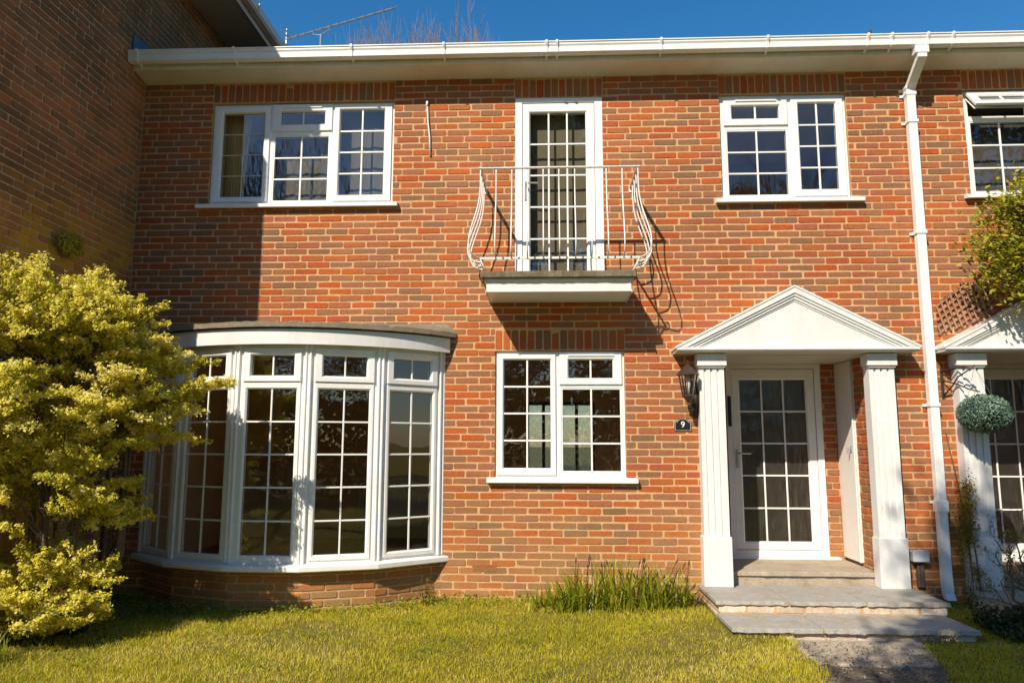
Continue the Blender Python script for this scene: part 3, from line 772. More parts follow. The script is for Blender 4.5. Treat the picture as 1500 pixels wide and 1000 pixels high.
# house number
t = thing('house_number', 'small black slate plaque with a white 9 below the lantern', 'number plaque', (1.283, 0, 1.66))
PX, PZ = 1.283, 1.612; 
def plaque(s, dx=0):
    pts = [(PX-.078*s, PZ-.055*s+.0), (PX+.078*s, PZ-.055*s), (PX+.078*s, PZ+.022*s)]
    pts += [(PX+.060*s, PZ+.028*s)]+[(PX+.052*s*math.cos(a), PZ+.030*s+.030*s*math.sin(a)) for a in [math.pi*q/12 for q in range(1, 12)]]+[(PX-.060*s, PZ+.028*s), (PX-.078*s, PZ+.022*s)]
    return pts
m = MB(); m.prism(plaque(1), -.010, .002); m.build('plaque', BLACK, t, bevel=.002)
m = MB(); a = plaque(.93); b = plaque(.90); m.rings([[(p[0],-.0102,p[1]) for p in a],[(p[0],-.0102,p[1]) for p in b]], cap=False); m.build('border_line', NUMM, t)
cu_ = bpy.data.curves.new('numeral', 'FONT'); cu_.body = '9'; cu_.size = .080; cu_.align_x = 'CENTER'; cu_.align_y = 'CENTER'; cu_.extrude = .0008
tmp = bpy.data.objects.new('tmp', cu_); COL.objects.link(tmp)
dg = bpy.context.evaluated_depsgraph_get(); me = bpy.data.meshes.new_from_object(tmp.evaluated_get(dg)); bpy.data.objects.remove(tmp)
me.transform(Matrix.Translation((PX, -.0115, PZ+.002)) @ Matrix.Rotation(rad(90), 4, 'X')); me.name = 'numeral'; me.materials.clear()
link('numeral', me, NUMM, t)
# slim black box on the reveal beside the door
m = MB(); m.box(1.895, 1.925, .755, .778, 1.62, 1.93)
bx_ = m.build('letterbox', BLACK, None, bevel=.004); tag(bx_, 'slim upright black box on the frame just left of the front door glass', 'box')
# grey outlet box with its conduit
t = thing('outlet_box', 'grey plastic outlet box on a brown conduit right of the front porch', 'outlet box', (3.34, 0, .18))
m = MB(); m.prism([(3.262,.405),(3.408,.405),(3.408,.488),(3.395,.505),(3.275,.505),(3.262,.488)], -.075, 0); m.build('box_cover', GREYPL, t, bevel=.008)
m = MB(); m.box(3.312, 3.335, -.032, 0, .182, .405); m.box(3.338, 3.372, -.036, 0, .182, .405); m.build('conduit', DARKPIPE, t, bevel=.003)

# ------------------------------------------------------------------ stone steps
def steps(dx, label):
    t = thing('stone_steps', label, 'steps', (2.32+dx, -.6, 0), 'entrance steps')
    rng = random.Random(int(91+dx*10))
    for (z1, yf, yb, x0, x1, th) in ((.180, -.700, -.008, 1.375, 3.240, .030), (.080, -1.165, -.66, 1.385, 3.20, .032)):
        x0 += dx; x1 += dx
        cuts = [x0, x0+.63+rng.uniform(-.05,.05), x0+1.24+rng.uniform(-.05,.05), x1]
        for a, b in zip(cuts, cuts[1:]):
            m = MB(); n = 16
            e = [(a+.004+(b-a-.008)*k/n, yf+rng.uniform(-.007,.007)) for k in range(n+1)]
            poly = e+[(b-.004, yb), (a+.004, yb)]
            zt = z1+rng.uniform(-.002,.002)
            A = [m.add((p[0],p[1],z1-th+rng.uniform(-.004,.004))) for p in poly]; B = [m.add((p[0],p[1]+(.006 if q <= n else 0),zt)) for q, p in enumerate(poly)]
            m.f.append(A[::-1]); m.f.append(B); nn = len(poly)
            for k in range(nn): m.f.append([A[k], A[(k+1)%nn], B[(k+1)%nn], B[k]])
            m.build('slab', STONE, t, bevel=.003)
        m = MB(); m.box(x0+.02, x1-.02, yf+.018, yb-.01, z1-th-.003, z1-.006); m.build('slab_bed', MORTAR, t)
    for (z0, z1, yf, yb, x0, x1, sd) in ((.0, .148, -.684, -.02, 1.405, 3.21, 5), (-.12, .046, -1.130, -.700, 1.42, 3.175, 6)):
        x0 += dx; x1 += dx
        mb = MB()
        brickwork(mb, (0,yf,0), X, -Y, (x0, x1, z0-.02, z1), (), (), 70+sd, .03, z1-CH*1.02)
        brickwork(mb, (x0,0,0), Y, -X, (yf, yb, z0-.02, z1), (), (), 80+sd, .0, z1-CH*1.02)
        brickwork(mb, (x1,0,0), Y, X, (yf, yb, z0-.02, z1), (), (), 90+sd, .0, z1-CH*1.02)
        r = mb.build('riser', RISER, t, tone=True)
        m = MB(); m.box(x0+.0045, x1-.0045, yf+.0045, yb, z0-.1, z1-.001); m.build('riser_mortar', MORTAR, r)
    return t
steps(0, 'grey stone slab steps rising to the front door with the white pillars')
steps(DXB+.0, 'shaded stone slab steps behind the bare shrub at the right-hand porch')

# ------------------------------------------------------------------ tall house on the left
TX, TY0, TY1, TZ = XL, -2.32, 5.2, 6.50
mb = MB()
brickwork(mb, (TX,0,0), Y, X, (TY0, -.013, -.1, EAVE+.3), (), (), 201, .02, .50)
brickwork(mb, (TX,0,0), Y, X, (-.0135, TY1, 5.25, TZ), (), (), 202, .02, .50)
brickwork(mb, (TX,0,0), Y, X, (TY0, -.013, EAVE+.305, TZ), (), (), 203, .02, .50)
tw = mb.build('side_wall', SIDEBRICK, tall, tone=True)
m = MB(); m.box(TX-6, TX-.0065, TY0, TY1, -.1, TZ); m.build('mortar_joints', SIDEMORTAR, tw)
mb = MB(); brickwork(mb, (0,TY0,0), X, -Y, (TX-3, TX, -.1, TZ), (), (), 204, .02, .50); mb.build('front_wall', SIDEBRICK, tall, tone=True)
EX = TX+.56; EY0 = -2.05
m = MB(); m.box(TX-.02, EX-.022, EY0, TY1, TZ-.012, TZ+.01); m.build('soffit', CREAM, tall)
m = MB(); m.box(EX-.0215, EX, EY0, TY1, TZ-.03, TZ+.17); m.build('fascia', CREAM, tall, bevel=.003)
m = MB(); m.prism([(EX+.002, TZ+.15), (EX+.002, TZ+.06), (EX+.015, TZ+.04), (EX+.08, TZ+.035), (EX+.105, TZ+.06), (EX+.115, TZ+.14), (EX+.105, TZ+.14), (EX+.095, TZ+.07), (EX+.075, TZ+.047), (EX+.02, TZ+.052), (EX+.012, TZ+.15)], EY0, TY1)
tg = m.build('gutter', CREAM, tall)
for y in (-1.2, 0, 1.1, 2.2, 3.2):
    m = MB(); m.prism([(EX+.003, TZ+.03), (EX+.085, TZ+.025), (EX+.115, TZ+.055), (EX+.125, TZ+.15), (EX+.1155, TZ+.15), (EX+.1055, TZ+.06), (EX+.08, TZ+.034), (EX+.015, TZ+.039)], y-.02, y+.02); m.build('gutter_bracket', CREAM, tg)
m = MB(); m.prism([(EX+.03, TZ+.15), (EX+.03, TZ+.175), (TX-3.2, TZ+1.75), (TX-6.4, TZ+.175), (TX-6.4, TZ+.15)], EY0, TY1); m.build('roof', SLATE, tall)

# ------------------------------------------------------------------ things above the eaves
AX = Vector((-4.22, 4.15, 8.00)); BX2 = Vector((-2.26, 3.35, 8.00))
t = thing('tv_aerial', 'long silver yagi television aerial standing above the roof', 'aerial', (-3.45, 3.95, 6.9))
m = MB(); m.tube([AX, BX2], .014, 6); m.build('boom', STEEL, t)
dv = (BX2-AX).normalized(); pv = Vector((-dv.y, dv.x, 0))
for k in range(13):
    p = AX+(BX2-AX)*(.04+.95*k/12); hl = .20-.006*k
    q = (pv*.75+Vector((0,0,.66))).normalized()
    m = MB(); m.tube([p-q*hl+Vector((0,0,.012)), p+q*hl+Vector((0,0,.012))], .006, 5); m.build('element', STEEL, t)
m = MB()
for s in (-.16, -.08, .08, .16):
    p = AX+Vector((0,0,s)); m.tube([p-pv*.14, p+pv*.14], .006, 5)
m.tube([AX-Vector((0,0,.18)), AX+Vector((0,0,.18))], .007, 5); m.build('reflector', STEEL, t)
mp = AX+(BX2-AX)*.34
m = MB(); m.tube([(mp.x,mp.y,6.75), (mp.x,mp.y,mp.z-.09)], .018, 8); m.tube([mp+dv*-.16, mp+dv*-.15+Vector((0,0,-.06)), mp+Vector((0,0,-.10)), mp+dv*.15+Vector((0,0,-.06)), mp+dv*.16], .009, 6); m.build('mast', STEEL, t)
m = MB(); m.prism([(-.09,0),(.10,0),(.115,.10),(.07,.07),(.0,.035)], 0, .03); me_ = m.build('loose_tile', SLATE, None, bevel=.004); me_.location = (3.02, -.27, 5.262)
tag(me_, 'small dark piece of roof tile poking up above the gutter near the downpipe', 'roof tile')

def bare_tree(name, label, loc, H, spread, seed, depth=5, group=None, R0=.16, rmin=.004, wide=1.0):
    rng = random.Random(seed)
    t = thing(name, label, 'tree', loc, group)
    trunk, crown = MB(), MB()
    O = Vector(loc)
    def grow(p, d, L, r, lv):
        n = 4; pts = [p]; q = p
        for k in range(n):
            d = (d+Vector((rng.uniform(-.16,.16), rng.uniform(-.16,.16), rng.uniform(-.02,.14)))).normalized()
            q = q+d*L/n; pts.append(q)
        (trunk if lv <= 1 else crown).tube(pts, [max(rmin, r*(1-.4*k/n)) for k in range(n+1)], 6 if lv <= 1 else 3, cap=False)
        if lv >= depth: return
        for k in range(rng.choice((3,4,4)) if lv else 6):
            s = rng.uniform(.35, 1.0); b = pts[min(n, int(s*n))]
            a = rng.uniform(0, 2*math.pi); out = Vector((math.cos(a), math.sin(a), rng.uniform(.1, .9)))
            grow(b, (d*.75+out*spread).normalized(), L*rng.uniform(.55,.75), r*.5, lv+1)
    grow(O, Vector((0,0,1)), H*.42, R0, 0)
    k_ = H/sorted(v[2] for v in crown.v)[int(len(crown.v)*.994)]
    for b in (trunk, crown): b.v = [(O.x+(v[0]-O.x)*k_*wide, O.y+(v[1]-O.y)*k_*wide, v[2]*k_) for v in b.v]
    trunk.build('trunk', BARK, t); crown.build('crown', TWIG, t)
    return t
far = [(-6.9, 24.5, 0, 20.3, 3, 'bare winter tree rising behind the roof, left of the three'), (-5.2, 25.5, 0, 20.7, 8, 'bare winter tree rising behind the roof, tallest and in the middle'), (-3.6, 24.0, 0, 19.8, 13, 'low bare winter tree rising behind the roof, right of the three')]
for x, y, z, H, sd, lb in far: bare_tree('bare_tree', lb, (x, y, z), H, .62, sd, 6, 'bare trees behind the roof', .22, .009, .42)

# ------------------------------------------------------------------ foliage helpers
def leaves(C, Nrm, size, tones, aspect=.62, fold=.25, rng=RNG):
    """one folded four-point leaf per centre C (n,3), facing Nrm"""
    n = len(C)
    N_ = Nrm/np.linalg.norm(Nrm, axis=1, keepdims=True)
    a = rng.normal(size=(n,3)); a -= (a*N_).sum(1, keepdims=True)*N_; a /= np.linalg.norm(a, axis=1, keepdims=True)
    b = np.cross(N_, a); s = size[:,None]
    V = np.stack([C-a*s*.5, C+b*s*aspect*.5+N_*s*fold*.3, C+a*s*.5, C-b*s*aspect*.5+N_*s*fold*.3], 1).reshape(-1,3)
    k = np.arange(n)*4
    F = np.concatenate([np.stack([k, k+2, k+1], 1), np.stack([k, k+3, k+2], 1)])
    T = np.repeat(np.stack([tones, rng.random(n), rng.random(n), np.ones(n)], 1), 4, 0)
    return V, F, T
def fol(name, V, F, T, mat, parent): return link(name, fast_mesh(name, V, F, T), mat, parent)

# ------------------------------------------------------------------ big golden shrub on the left
BASE = np.array([-3.58, -1.30, .05])
sprays = []                              # centre, long axis, half sizes
def spray(c, d, l, w, h): sprays.append((np.array(c, float), np.array(d, float), l, w, h))
rs = np.random.default_rng(21)
lobes = [((-3.50,-1.75,1.82), (.52,.50,.74), 118), ((-3.52,-1.70,1.05), (.42,.46,.42), 50), ((-3.20,-1.45,1.68), (.36,.36,.46), 48), ((-3.56,-1.66,.36), (.28,.28,.22), 28), ((-3.66,-1.55,.17), (.28,.28,.09), 16), ((-3.75,-2.15,1.80), (.30,.30,.74), 60)]
for c, r, n in lobes:
    for _ in range(n):
        d = rs.normal(size=3); d /= np.linalg.norm(d)
        if d[2] < -.55: d[2] *= -1
        q = np.array(c)+d*np.array(r)*rs.uniform(.72, 1.0)
        if q[0] < -3.98 and q[1] > -2.2: q[0] = -3.98
        if q[1] > -.3: q[1] = -.3
        ax = d*np.array([1,1,.25])+np.array([.12,-.12,.34])+rs.normal(size=3)*.22; ax /= np.linalg.norm(ax)
        spray(q, ax, rs.uniform(.15,.27), rs.uniform(.08,.13), rs.uniform(.035,.06))
for px in [(-3.42,-1.80,2.62,.15,.6,.8), (-3.20,-1.65,2.42,.6,.2,.55), (-3.04,-1.50,2.34,.9,.1,.45), (-2.92,-1.45,2.20,.95,0,.25), (-2.74,-1.40,2.02,1,.1,.2), (-2.47,-1.45,1.86,1,.1,.05),
           (-2.78,-1.45,1.80,1,0,0), (-3.02,-1.40,1.45,.9,0,.1), (-3.16,-1.45,1.10,.9,-.1,.1), (-3.26,-1.5,.98,.9,-.2,.2), (-3.66,-1.9,2.62,0,0,1), (-3.8,-2.2,2.52,.1,-.2,.9), (-3.22,-1.7,.42,.9,-.2,.1), (-3.30,-1.65,.50,.9,-.2,.4), (-3.06,-1.6,2.10,.8,-.4,.5), (-3.30,-2.0,2.2,.5,-.8,.4)]:
    for _ in range(3):
        spray(np.array(px[:3])-np.array(px[3:])*rs.uniform(0,.18)+rs.normal(size=3)*.05, np.array(px[3:])+rs.normal(size=3)*.15, .18, .075, .04)
Cs, Ns, Tn, Sz = [], [], [], []
stemlines = []
for c, ax, l, w, h in sprays:
    ax = ax/np.linalg.norm(ax)
    sd = np.cross(ax, [0,0,1.0]); sd /= max(1e-6, np.linalg.norm(sd)); up = np.cross(sd, ax)
    nt_ = int(13*l/.2); pos = rs.uniform(-.75, .95, nt_); sg = rs.choice([-1, 1], nt_); tl = w*rs.uniform(.9, 1.9, nt_)*(1.05-.45*np.maximum(pos, 0))
    per = 46; n = nt_*per; ti = np.repeat(np.arange(nt_), per); s_ = rs.random(n)**.7
    lift = rs.uniform(-.12, .38, nt_)
    P = c+ax*(pos[ti]*l)[:,None]+(ax*.75)*(s_*tl[ti])[:,None]+sd*(sg[ti]*s_*tl[ti]*.75)[:,None]+up*(s_*tl[ti]*lift[ti]-.12*l*pos[ti]**2)[:,None]+rs.normal(size=(n,3))*.0125
    P[:,0] = np.where((P[:,0] < -4.05) & (P[:,1] > -2.17), -4.05+rs.random(n)*.02, P[:,0])
    Cs.append(P); Ns.append(np.array([-.18,-.42,.72])+.35*ax+rs.normal(size=(n,3))*.58)
    base = rs.normal(.66, .13)+rs.normal(size=nt_)[ti]*.10; Tn.append(np.clip(base+rs.normal(size=n)*.20, 0, 1)); Sz.append(rs.uniform(.013, .032, n))
    stemlines.append((c-ax*l*.9, c+ax*l*.7))
Cs = np.concatenate(Cs); Ns = np.concatenate(Ns); Tn = np.concatenate(Tn); Sz = np.concatenate(Sz)
keep = Cs[:,2] > .05
t = thing('golden_shrub', 'large golden yellow leaved shrub against the dark side wall, left of the bow window', 'shrub', tuple(BASE))
fol('crown', *leaves(Cs[keep], Ns[keep], Sz[keep], Tn[keep]), GOLD, t)
m = MB(); rng = random.Random(9)
for i in range(9):
    a = rng.uniform(0, 6.28); p = Vector(BASE)+Vector((.06*math.cos(a), .06*math.sin(a), -.05)); q = Vector((-3.5+.32*math.cos(a), -1.45+.3*math.sin(a), 1.2+.5*rng.random()))
    md = (p+q)/2+Vector((.12*math.cos(a), .12*math.sin(a), -.1)); m.tube([p, md, q], [.032,.024,.014], 6)
m.build('trunk', BARK, t, smooth=True)
m = MB()
for i, (a, b) in enumerate(stemlines):
    hub = Vector((-3.45+.55*(a[0]+3.45), -1.7+.55*(a[1]+1.7), max(.15, a[2]-.22)))
    A_, B_ = Vector(a), Vector(b)
    m.tube([hub, (hub+A_)/2+Vector((rng.uniform(-.03,.03), rng.uniform(-.03,.03), -.02)), A_, B_], [.006,.005,.004,.0015], 4, cap=False)
m.build('branches', BARK, t)
# small tuft rooted in the side wall
rs2 = np.random.default_rng(4)
n = 900; c = np.array([-4.00,-1.05,3.10]); d = rs2.normal(size=(n,3)); d /= np.linalg.norm(d, axis=1, keepdims=True)
P = c+d*np.array([.06,.17,.12])*rs2.random((n,1))**.4; P[:,0] = np.maximum(P[:,0], -4.07)
t = thing('wall_tuft', 'small tuft of yellow green weed growing out of the left side wall', 'plant', (-4.07,-1.05,3.0))
fol('leaves', *leaves(P, d+np.array([.5,0,.5]), rs2.uniform(.015,.03,n), np.clip(rs2.normal(.3,.2,n),0,1)), GOLD, t)
m = MB()
for k in range(5): m.tube([(-4.08,-1.05,2.98),(-4.04,-1.05+.05*(k-2),3.04),(-4.01,-1.05+.07*(k-2),3.14)], [.005,.004,.002], 4)
m.build('stem', PALEBARK, t)

# ------------------------------------------------------------------ ground
m = MB(); m.face([(-400,-400,-.06),(400,-400,-.06),(400,400,-.06),(-400,400,-.06)]); g0 = m.build('ground', EARTH); tag(g0, kind='structure')
def lawn_z(x, y): return .018+.022*np.clip(1+y/.8, 0, 1)+.012*np.sin(x*1.7+y*.9)+.010*np.sin(x*.6-y*2.1)
PATH = lambda y: (1.80+.08*(y+1.2), 2.74+.28*(y+1.2))     # path edges at depth y
xs = np.concatenate([np.linspace(-9, 1.3, 70), np.linspace(1.33, 3.4, 60), np.linspace(3.5, 9, 36)]); ys = np.linspace(-16, .0, 160)
GX, GY = np.meshgrid(xs, ys); GZ = lawn_z(GX, GY)
pa, pb = 1.80+.08*(GY+1.2), 2.74+.28*(GY+1.2); inp = np.clip(np.minimum(GX-pa, pb-GX)/.06+.5, 0, 1)*(GY < -1.0); GZ = GZ*(1-inp)-.05*inp
V = np.stack([GX, GY, GZ], -1).reshape(-1,3); nx = len(xs)
idx = np.arange(len(xs)*len(ys)).reshape(len(ys), nx)
F = np.stack([idx[:-1,:-1], idx[:-1,1:], idx[1:,1:], idx[1:,:-1]], -1).reshape(-1,4)
lw = link('lawn', fast_mesh('lawn', V, F), EARTH); tag(lw, kind='structure')
m = MB(); rng = random.Random(8); rows = []
for k in range(60):
    y = -1.16-k*.25; a, b = PATH(y)
    rows.append([(a-.25+(b-a+.5)*q/14, y, -.010+rng.uniform(-.006,.006)) for q in range(15)])
m.rings(rows, close=False, cap=False); pth = m.build('path', PATHM, None, smooth=True); tag(pth, kind='structure')
m = MB(); m.prism([(1.79,-1.74),(2.20,-1.80),(2.58,-1.78),(2.69,-1.50),(2.76,-1.16),(1.78,-1.165)], -.05, .004, 'z')
st = m.build('paving_slab', STONEW, None, bevel=.006); tag(st, 'worn stone paving slab set in the path below the lowest step', 'paving slab')
rl = np.random.default_rng(40); nl = 5200
ly = -1.24-2.4*rl.random(nl)**.9; ab = np.array([PATH(y) for y in ly]); lx = ab[:,0]-.05+(ab[:,1]-ab[:,0]+.10)*rl.beta(.75,.75,nl)
LV, LF, LT = leaves(np.stack([lx, ly, .0+rl.random(nl)*.012], 1), rl.normal(size=(nl,3))*.35+np.array([0,0,1.0]), rl.uniform(.006,.024,nl), np.clip(rl.normal(.4,.25,nl),0,1), .7, .3, rl)
ll = link('leaf_litter', fast_mesh('leaf_litter', LV, LF, LT), LITTER); tag(ll, 'dry leaf litter and grit scattered over the path', 'leaf litter', kind='stuff')

def blades(P, h, w, tones, lean, rng, seg=2):
    n = len(P); a = rng.uniform(0, 2*np.pi, n); side = np.stack([np.cos(a), np.sin(a), np.zeros(n)], 1)
    b = rng.uniform(0, 2*np.pi, n); ld = np.stack([np.cos(b), np.sin(b), np.zeros(n)], 1)*(lean*rng.random(n)*h)[:,None]
    up = np.array([0,0,1.0])
    m0 = P+ld*.3+up*(h*.55)[:,None]; m1 = P+ld+up*(h*(1-.35*lean*rng.random(n)))[:,None]
    V = np.stack([P-side*w[:,None]/2, P+side*w[:,None]/2, m0-side*w[:,None]*.4, m0+side*w[:,None]*.4, m1], 1).reshape(-1,3)
    k = np.arange(n)*5
    F = np.concatenate([np.stack([k,k+1,k+3],1), np.stack([k,k+3,k+2],1), np.stack([k+2,k+3,k+4],1)])
    T = np.repeat(np.stack([tones, rng.random(n), rng.random(n), np.ones(n)], 1), 5, 0)
    return V, F, T
rg = np.random.default_rng(17)
n1, n2 = 235000, 26000
gx = np.concatenate([rg.uniform(-5.4, 5.0, n1), rg.uniform(-8, 6, n2)]); gy = np.concatenate([-3.3*rg.random(n1)**1.0-.03, rg.uniform(-13, -3.3, n2)])
def smooth_noise(x, y, s):
    return .5+.25*(np.sin(x*s+1.3*np.sin(y*s*.7))+np.sin(y*s*1.3+1.7*np.sin(x*s*.6+2)))
ok = np.ones(len(gx), bool)
pe = np.array([PATH(y) for y in gy]); wv = .03*np.sin(gy*9)+rg.normal(size=len(gx))*.03
ok &= ~((gx > pe[:,0]+wv) & (gx < pe[:,1]+wv) & (gy < -1.15))
ok &= ~((gx > 1.36) & (gx < 3.28) & (gy > -1.19)) & ~((gx > 1.36+DXB) & (gy > -1.25))
rb = np.hypot(gx-BC.x, gy-BC.y); ok &= rb > BR-.02
ok &= ~((gx < -4.1) & (gy > -2.34))
ok &= ~((gx > -4.1) & (gx < -2.9) & (gy > -.9) & (rg.random(len(gx)) < .75))
ok &= ~((np.hypot((gx+3.46)/.5, (gy+1.7)/.45) < 1) & (rg.random(len(gx)) < .5))
bare = smooth_noise(gx, gy, 2.3)
ok &= ~((bare > .80) & (rg.random(len(gx)) < .6))
gx, gy = gx[ok], gy[ok]; n = len(gx); gz = lawn_z(gx, gy)-.004
far_ = gy < -3.3
near_wall = np.clip(1+gy/.35, 0, 1)
tone = np.clip(.57+.34*(smooth_noise(gx, gy, 1.9)-.5)+.25*(smooth_noise(gx+3, gy*1.4, 5.2)-.5)+.18*(smooth_noise(gx+1, gy*1.4, 13)-.5)+rg.normal(size=n)*.17, 0, 1)
hh = rg.uniform(.016, .044, n)*(.75+.5*smooth_noise(gx, gy, 4.))*(1+.5*near_wall); hh[far_] *= 1.3
ww = rg.uniform(.0028, .0048, n); ww[far_] *= 3
V, F, T = blades(np.stack([gx, gy, gz], 1), hh, ww, tone, .9, rg)
gr = link('grass', fast_mesh('grass', V, F, T), GRASSM); tag(gr, 'mown yellow green lawn grass in front of the house', 'grass', kind='stuff')
# fallen leaves and daisies are single things too few to see; a scatter of clover-like weeds along the wall
nw = 2600
wx = rg.uniform(-3.9, 1.35, nw); wy = -.02-.30*rg.random(nw)**1.6; wb = np.hypot(wx-BC.x, wy-BC.y)
inb = wb < BR+.02; sc_ = (BR+.03+.2*rg.random(nw)**2)/wb
wx = np.where(inb, BC.x+(wx-BC.x)*sc_, wx); wy = np.where(inb, BC.y+(wy-BC.y)*sc_, wy)
P = np.stack([wx, wy, lawn_z(wx, wy)+rg.uniform(.0, .07, nw)], 1)
nc = 2400; ccx = rg.uniform(-3.2, 1.2, 46); ccy = rg.uniform(-3.2, -.8, 46); ci = rg.integers(0, 46, nc)
cxx = ccx[ci]+rg.normal(size=nc)*.07; cyy = ccy[ci]+rg.normal(size=nc)*.06
clo = fol('clover', *leaves(np.stack([cxx, cyy, lawn_z(cxx, cyy)+rg.uniform(.012,.045,nc)], 1), rg.normal(size=(nc,3))*.35+np.array([0,-.2,1.0]), rg.uniform(.010,.022,nc), np.clip(rg.normal(.22,.12,nc),0,1), .8), BLADE, None)
tag(clo, 'small clover and broad leaved weed patches growing in the lawn', 'clover', kind='stuff')
wd = fol('weeds', *leaves(P, rg.normal(size=(nw,3))*.5+np.array([0,-.3,.8]), rg.uniform(.012,.035,nw), np.clip(rg.normal(.35,.2,nw),0,1)), BLADE, None)
tag(wd, 'low weeds growing along the foot of the brick wall', 'weeds', kind='stuff')

# ------------------------------------------------------------------ daylily clump by the wall
def strap(mb, p, d, L, w, droop, rng):
    n = 6; p = Vector(p); d = Vector(d).normalized(); s = d.cross(Vector((0,0,1)))
    if s.length < .05: s = Vector((math.cos(rng.random()*6.3), math.sin(rng.random()*6.3), 0))
    s.normalize(); L_, R_ = [], []
    for k in range(n+1):
        f = k/n; ww_ = w*(1-.15*f)*(1 if f < .6 else max(.06, 1-((f-.6)/.4)**1.4))
        L_.append(mb.add(p-s*ww_/2)); R_.append(mb.add(p+s*ww_/2))
        d = (d+Vector((0,0,-droop*f))+Vector((d.x,d.y,0))*droop*.5*f).normalized(); p = p+d*L/n
    for k in range(n): mb.f.append([L_[k], R_[k], R_[k+1], L_[k+1]])
t = thing('daylily_clump', 'clump of upright green strap leaves in the lawn below the kitchen window', 'plant', (.62, -.38, .02))
mb = MB(); rng = random.Random(12)
for k in range(480):
    u = rng.random(); x = .12+1.08*rng.random() if u < .8 else -.15+.4*rng.random(); y = -.22-.32*rng.random()
    if x > .95: y = -.2-.25*rng.random()
    mb.tone = (min(1, max(0, rng.gauss(.42, .22))), rng.random(), 0, 1)
    core = 1-abs((x-.72)/.75)**2
    strap(mb, (x, y, .01), (rng.gauss(-.05,.42), rng.gauss(-.12,.34), 1), (.19+.25*max(0, core))*rng.uniform(.7,1.25), rng.uniform(.011,.021), rng.uniform(.06,.50), rng)
mb.build('leaves', BLADE, t, tone=True)
mb = MB()
for k in range(22):
    x = rng.uniform(.25, 1.25); y = rng.uniform(-.45, -.15); L = rng.uniform(.22,.42); dx_ = rng.uniform(-.10,.10)
    mb.tube([(x,y,.02),(x+dx_*.4,y,.02+L*.6),(x+dx_,y-.02,.02+L)], [.003,.0025,.002], 4); mb.tube([(x+dx_,y-.02,.02+L),(x+dx_*1.2,y-.02,.05+L),(x+dx_*1.25,y-.02,.075+L)], [.002,.008,.002], 5)
mb.build('seed_stalks', BRONZE, t)
mb = MB()
for k in range(34):
    mb.tone = (rng.random()*.5, 0, 0, 1)
    strap(mb, (rng.uniform(1.08,1.36), rng.uniform(-.38,-.12), .01), (rng.gauss(.25,.4), rng.gauss(-.15,.3), 1), rng.uniform(.14,.32), rng.uniform(.008,.014), rng.uniform(.2,.5), rng)
mb.build('dry_leaves', LITTER, t, tone=True)
# dried stalk by the corner of the bay
t = thing('dried_weed', 'dried brown seed stalk at the right foot of the bow window', 'plant', (-1.02, -.22, .03))
mb = MB(); 
for k in range(7):
    x = -1.03+rng.uniform(-.05,.05); y = -.24+rng.uniform(-.04,.04); L = rng.uniform(.10,.25); dx_ = rng.uniform(-.05,.05)
    mb.tube([(x,y,.02),(x+dx_*.5,y,.02+L*.5),(x+dx_,y,.02+L)], [.003,.0025,.0015], 4)
mb.build('stems', BRONZE, t)
n = 420; P = np.array([-1.03,-.24,.13])+rg.normal(size=(n,3))*np.array([.045,.03,.055]); P[:,2] = np.abs(P[:,2])+.02
fol('seed_heads', *leaves(P, rg.normal(size=(n,3)), rg.uniform(.008,.018,n), np.clip(rg.normal(.3,.2,n),0,1)), RUST, t)  # dried seed heads on the stalks
# strap leaves at the far left under the shrub
t = thing('leaf_tuft', 'tuft of long green blades at the foot of the golden shrub', 'plant', (-3.7,-2.1,.02))
mb = MB()
for k in range(60):
    mb.tone = (min(1, max(0, rng.gauss(.4,.2))), 0, 0, 1)
    strap(mb, (-3.70+rng.uniform(-.22,.22), -2.1+rng.uniform(-.12,.12), .01), (rng.gauss(0,.35), rng.gauss(-.1,.3), 1), rng.uniform(.12,.30), rng.uniform(.008,.014), rng.uniform(.05,.3), rng)
mb.build('leaves', BLADE, t, tone=True)

# ------------------------------------------------------------------ right-hand planting
# climber hanging over the neighbour's pediment
t = thing('climbing_shrub', 'yellow green leafy climber overhanging the right-hand porch pediment', 'climber', (4.95, -.35, 0))
rv = np.random.default_rng(33); Cs, Ns, Tn, Sz = [], [], [], []
sp = []
for _ in range(105):
    d = rv.normal(size=3); d /= np.linalg.norm(d)
    q = np.array([4.62, -.50, 3.35])+d*np.array([.66,.30,.66])*rv.uniform(.5,1.0)
    if q[0] < 4.32 and q[2] > 3.62: q[2] -= .35
    sp.append((q, d*np.array([1,1,.3])+rv.normal(size=3)*.3, .14))
for c in [(3.86,-.46,3.30), (3.92,-.46,3.12), (3.98,-.46,3.45), (3.95,-.46,2.92), (4.0,-.46,3.02), (4.12,-.46,2.82), (4.22,-.48,2.72), (4.42,-.48,2.60), (4.55,-.45,2.66), (4.38,-.42,3.70), (4.45,-.4,3.88), (4.50,-.38,3.98)]:
    for _ in range(2): sp.append((np.array(c)+rv.normal(size=3)*.05, np.array([-.8,-.1,-.15])+rv.normal(size=3)*.35, .13))
for c, ax, l in sp:
    ax = ax/np.linalg.norm(ax); n = 95
    P = c+rv.normal(size=(n,3))*np.array([.10,.07,.055])+ax*(rv.random((n,1))*2-1)*l*.8; P[:,1] = np.minimum(P[:,1], -.03)
    Cs.append(P); Ns.append(np.array([0,-.35,.8])+rv.normal(size=(n,3))*.5); Tn.append(np.clip(rv.normal(.45,.12)+rv.normal(size=n)*.2,0,1)); Sz.append(rv.uniform(.028,.068,n))
fol('crown', *leaves(np.concatenate(Cs), np.concatenate(Ns), np.concatenate(Sz), np.concatenate(Tn), .5), VINE, t)
m = MB(); rng = random.Random(14)
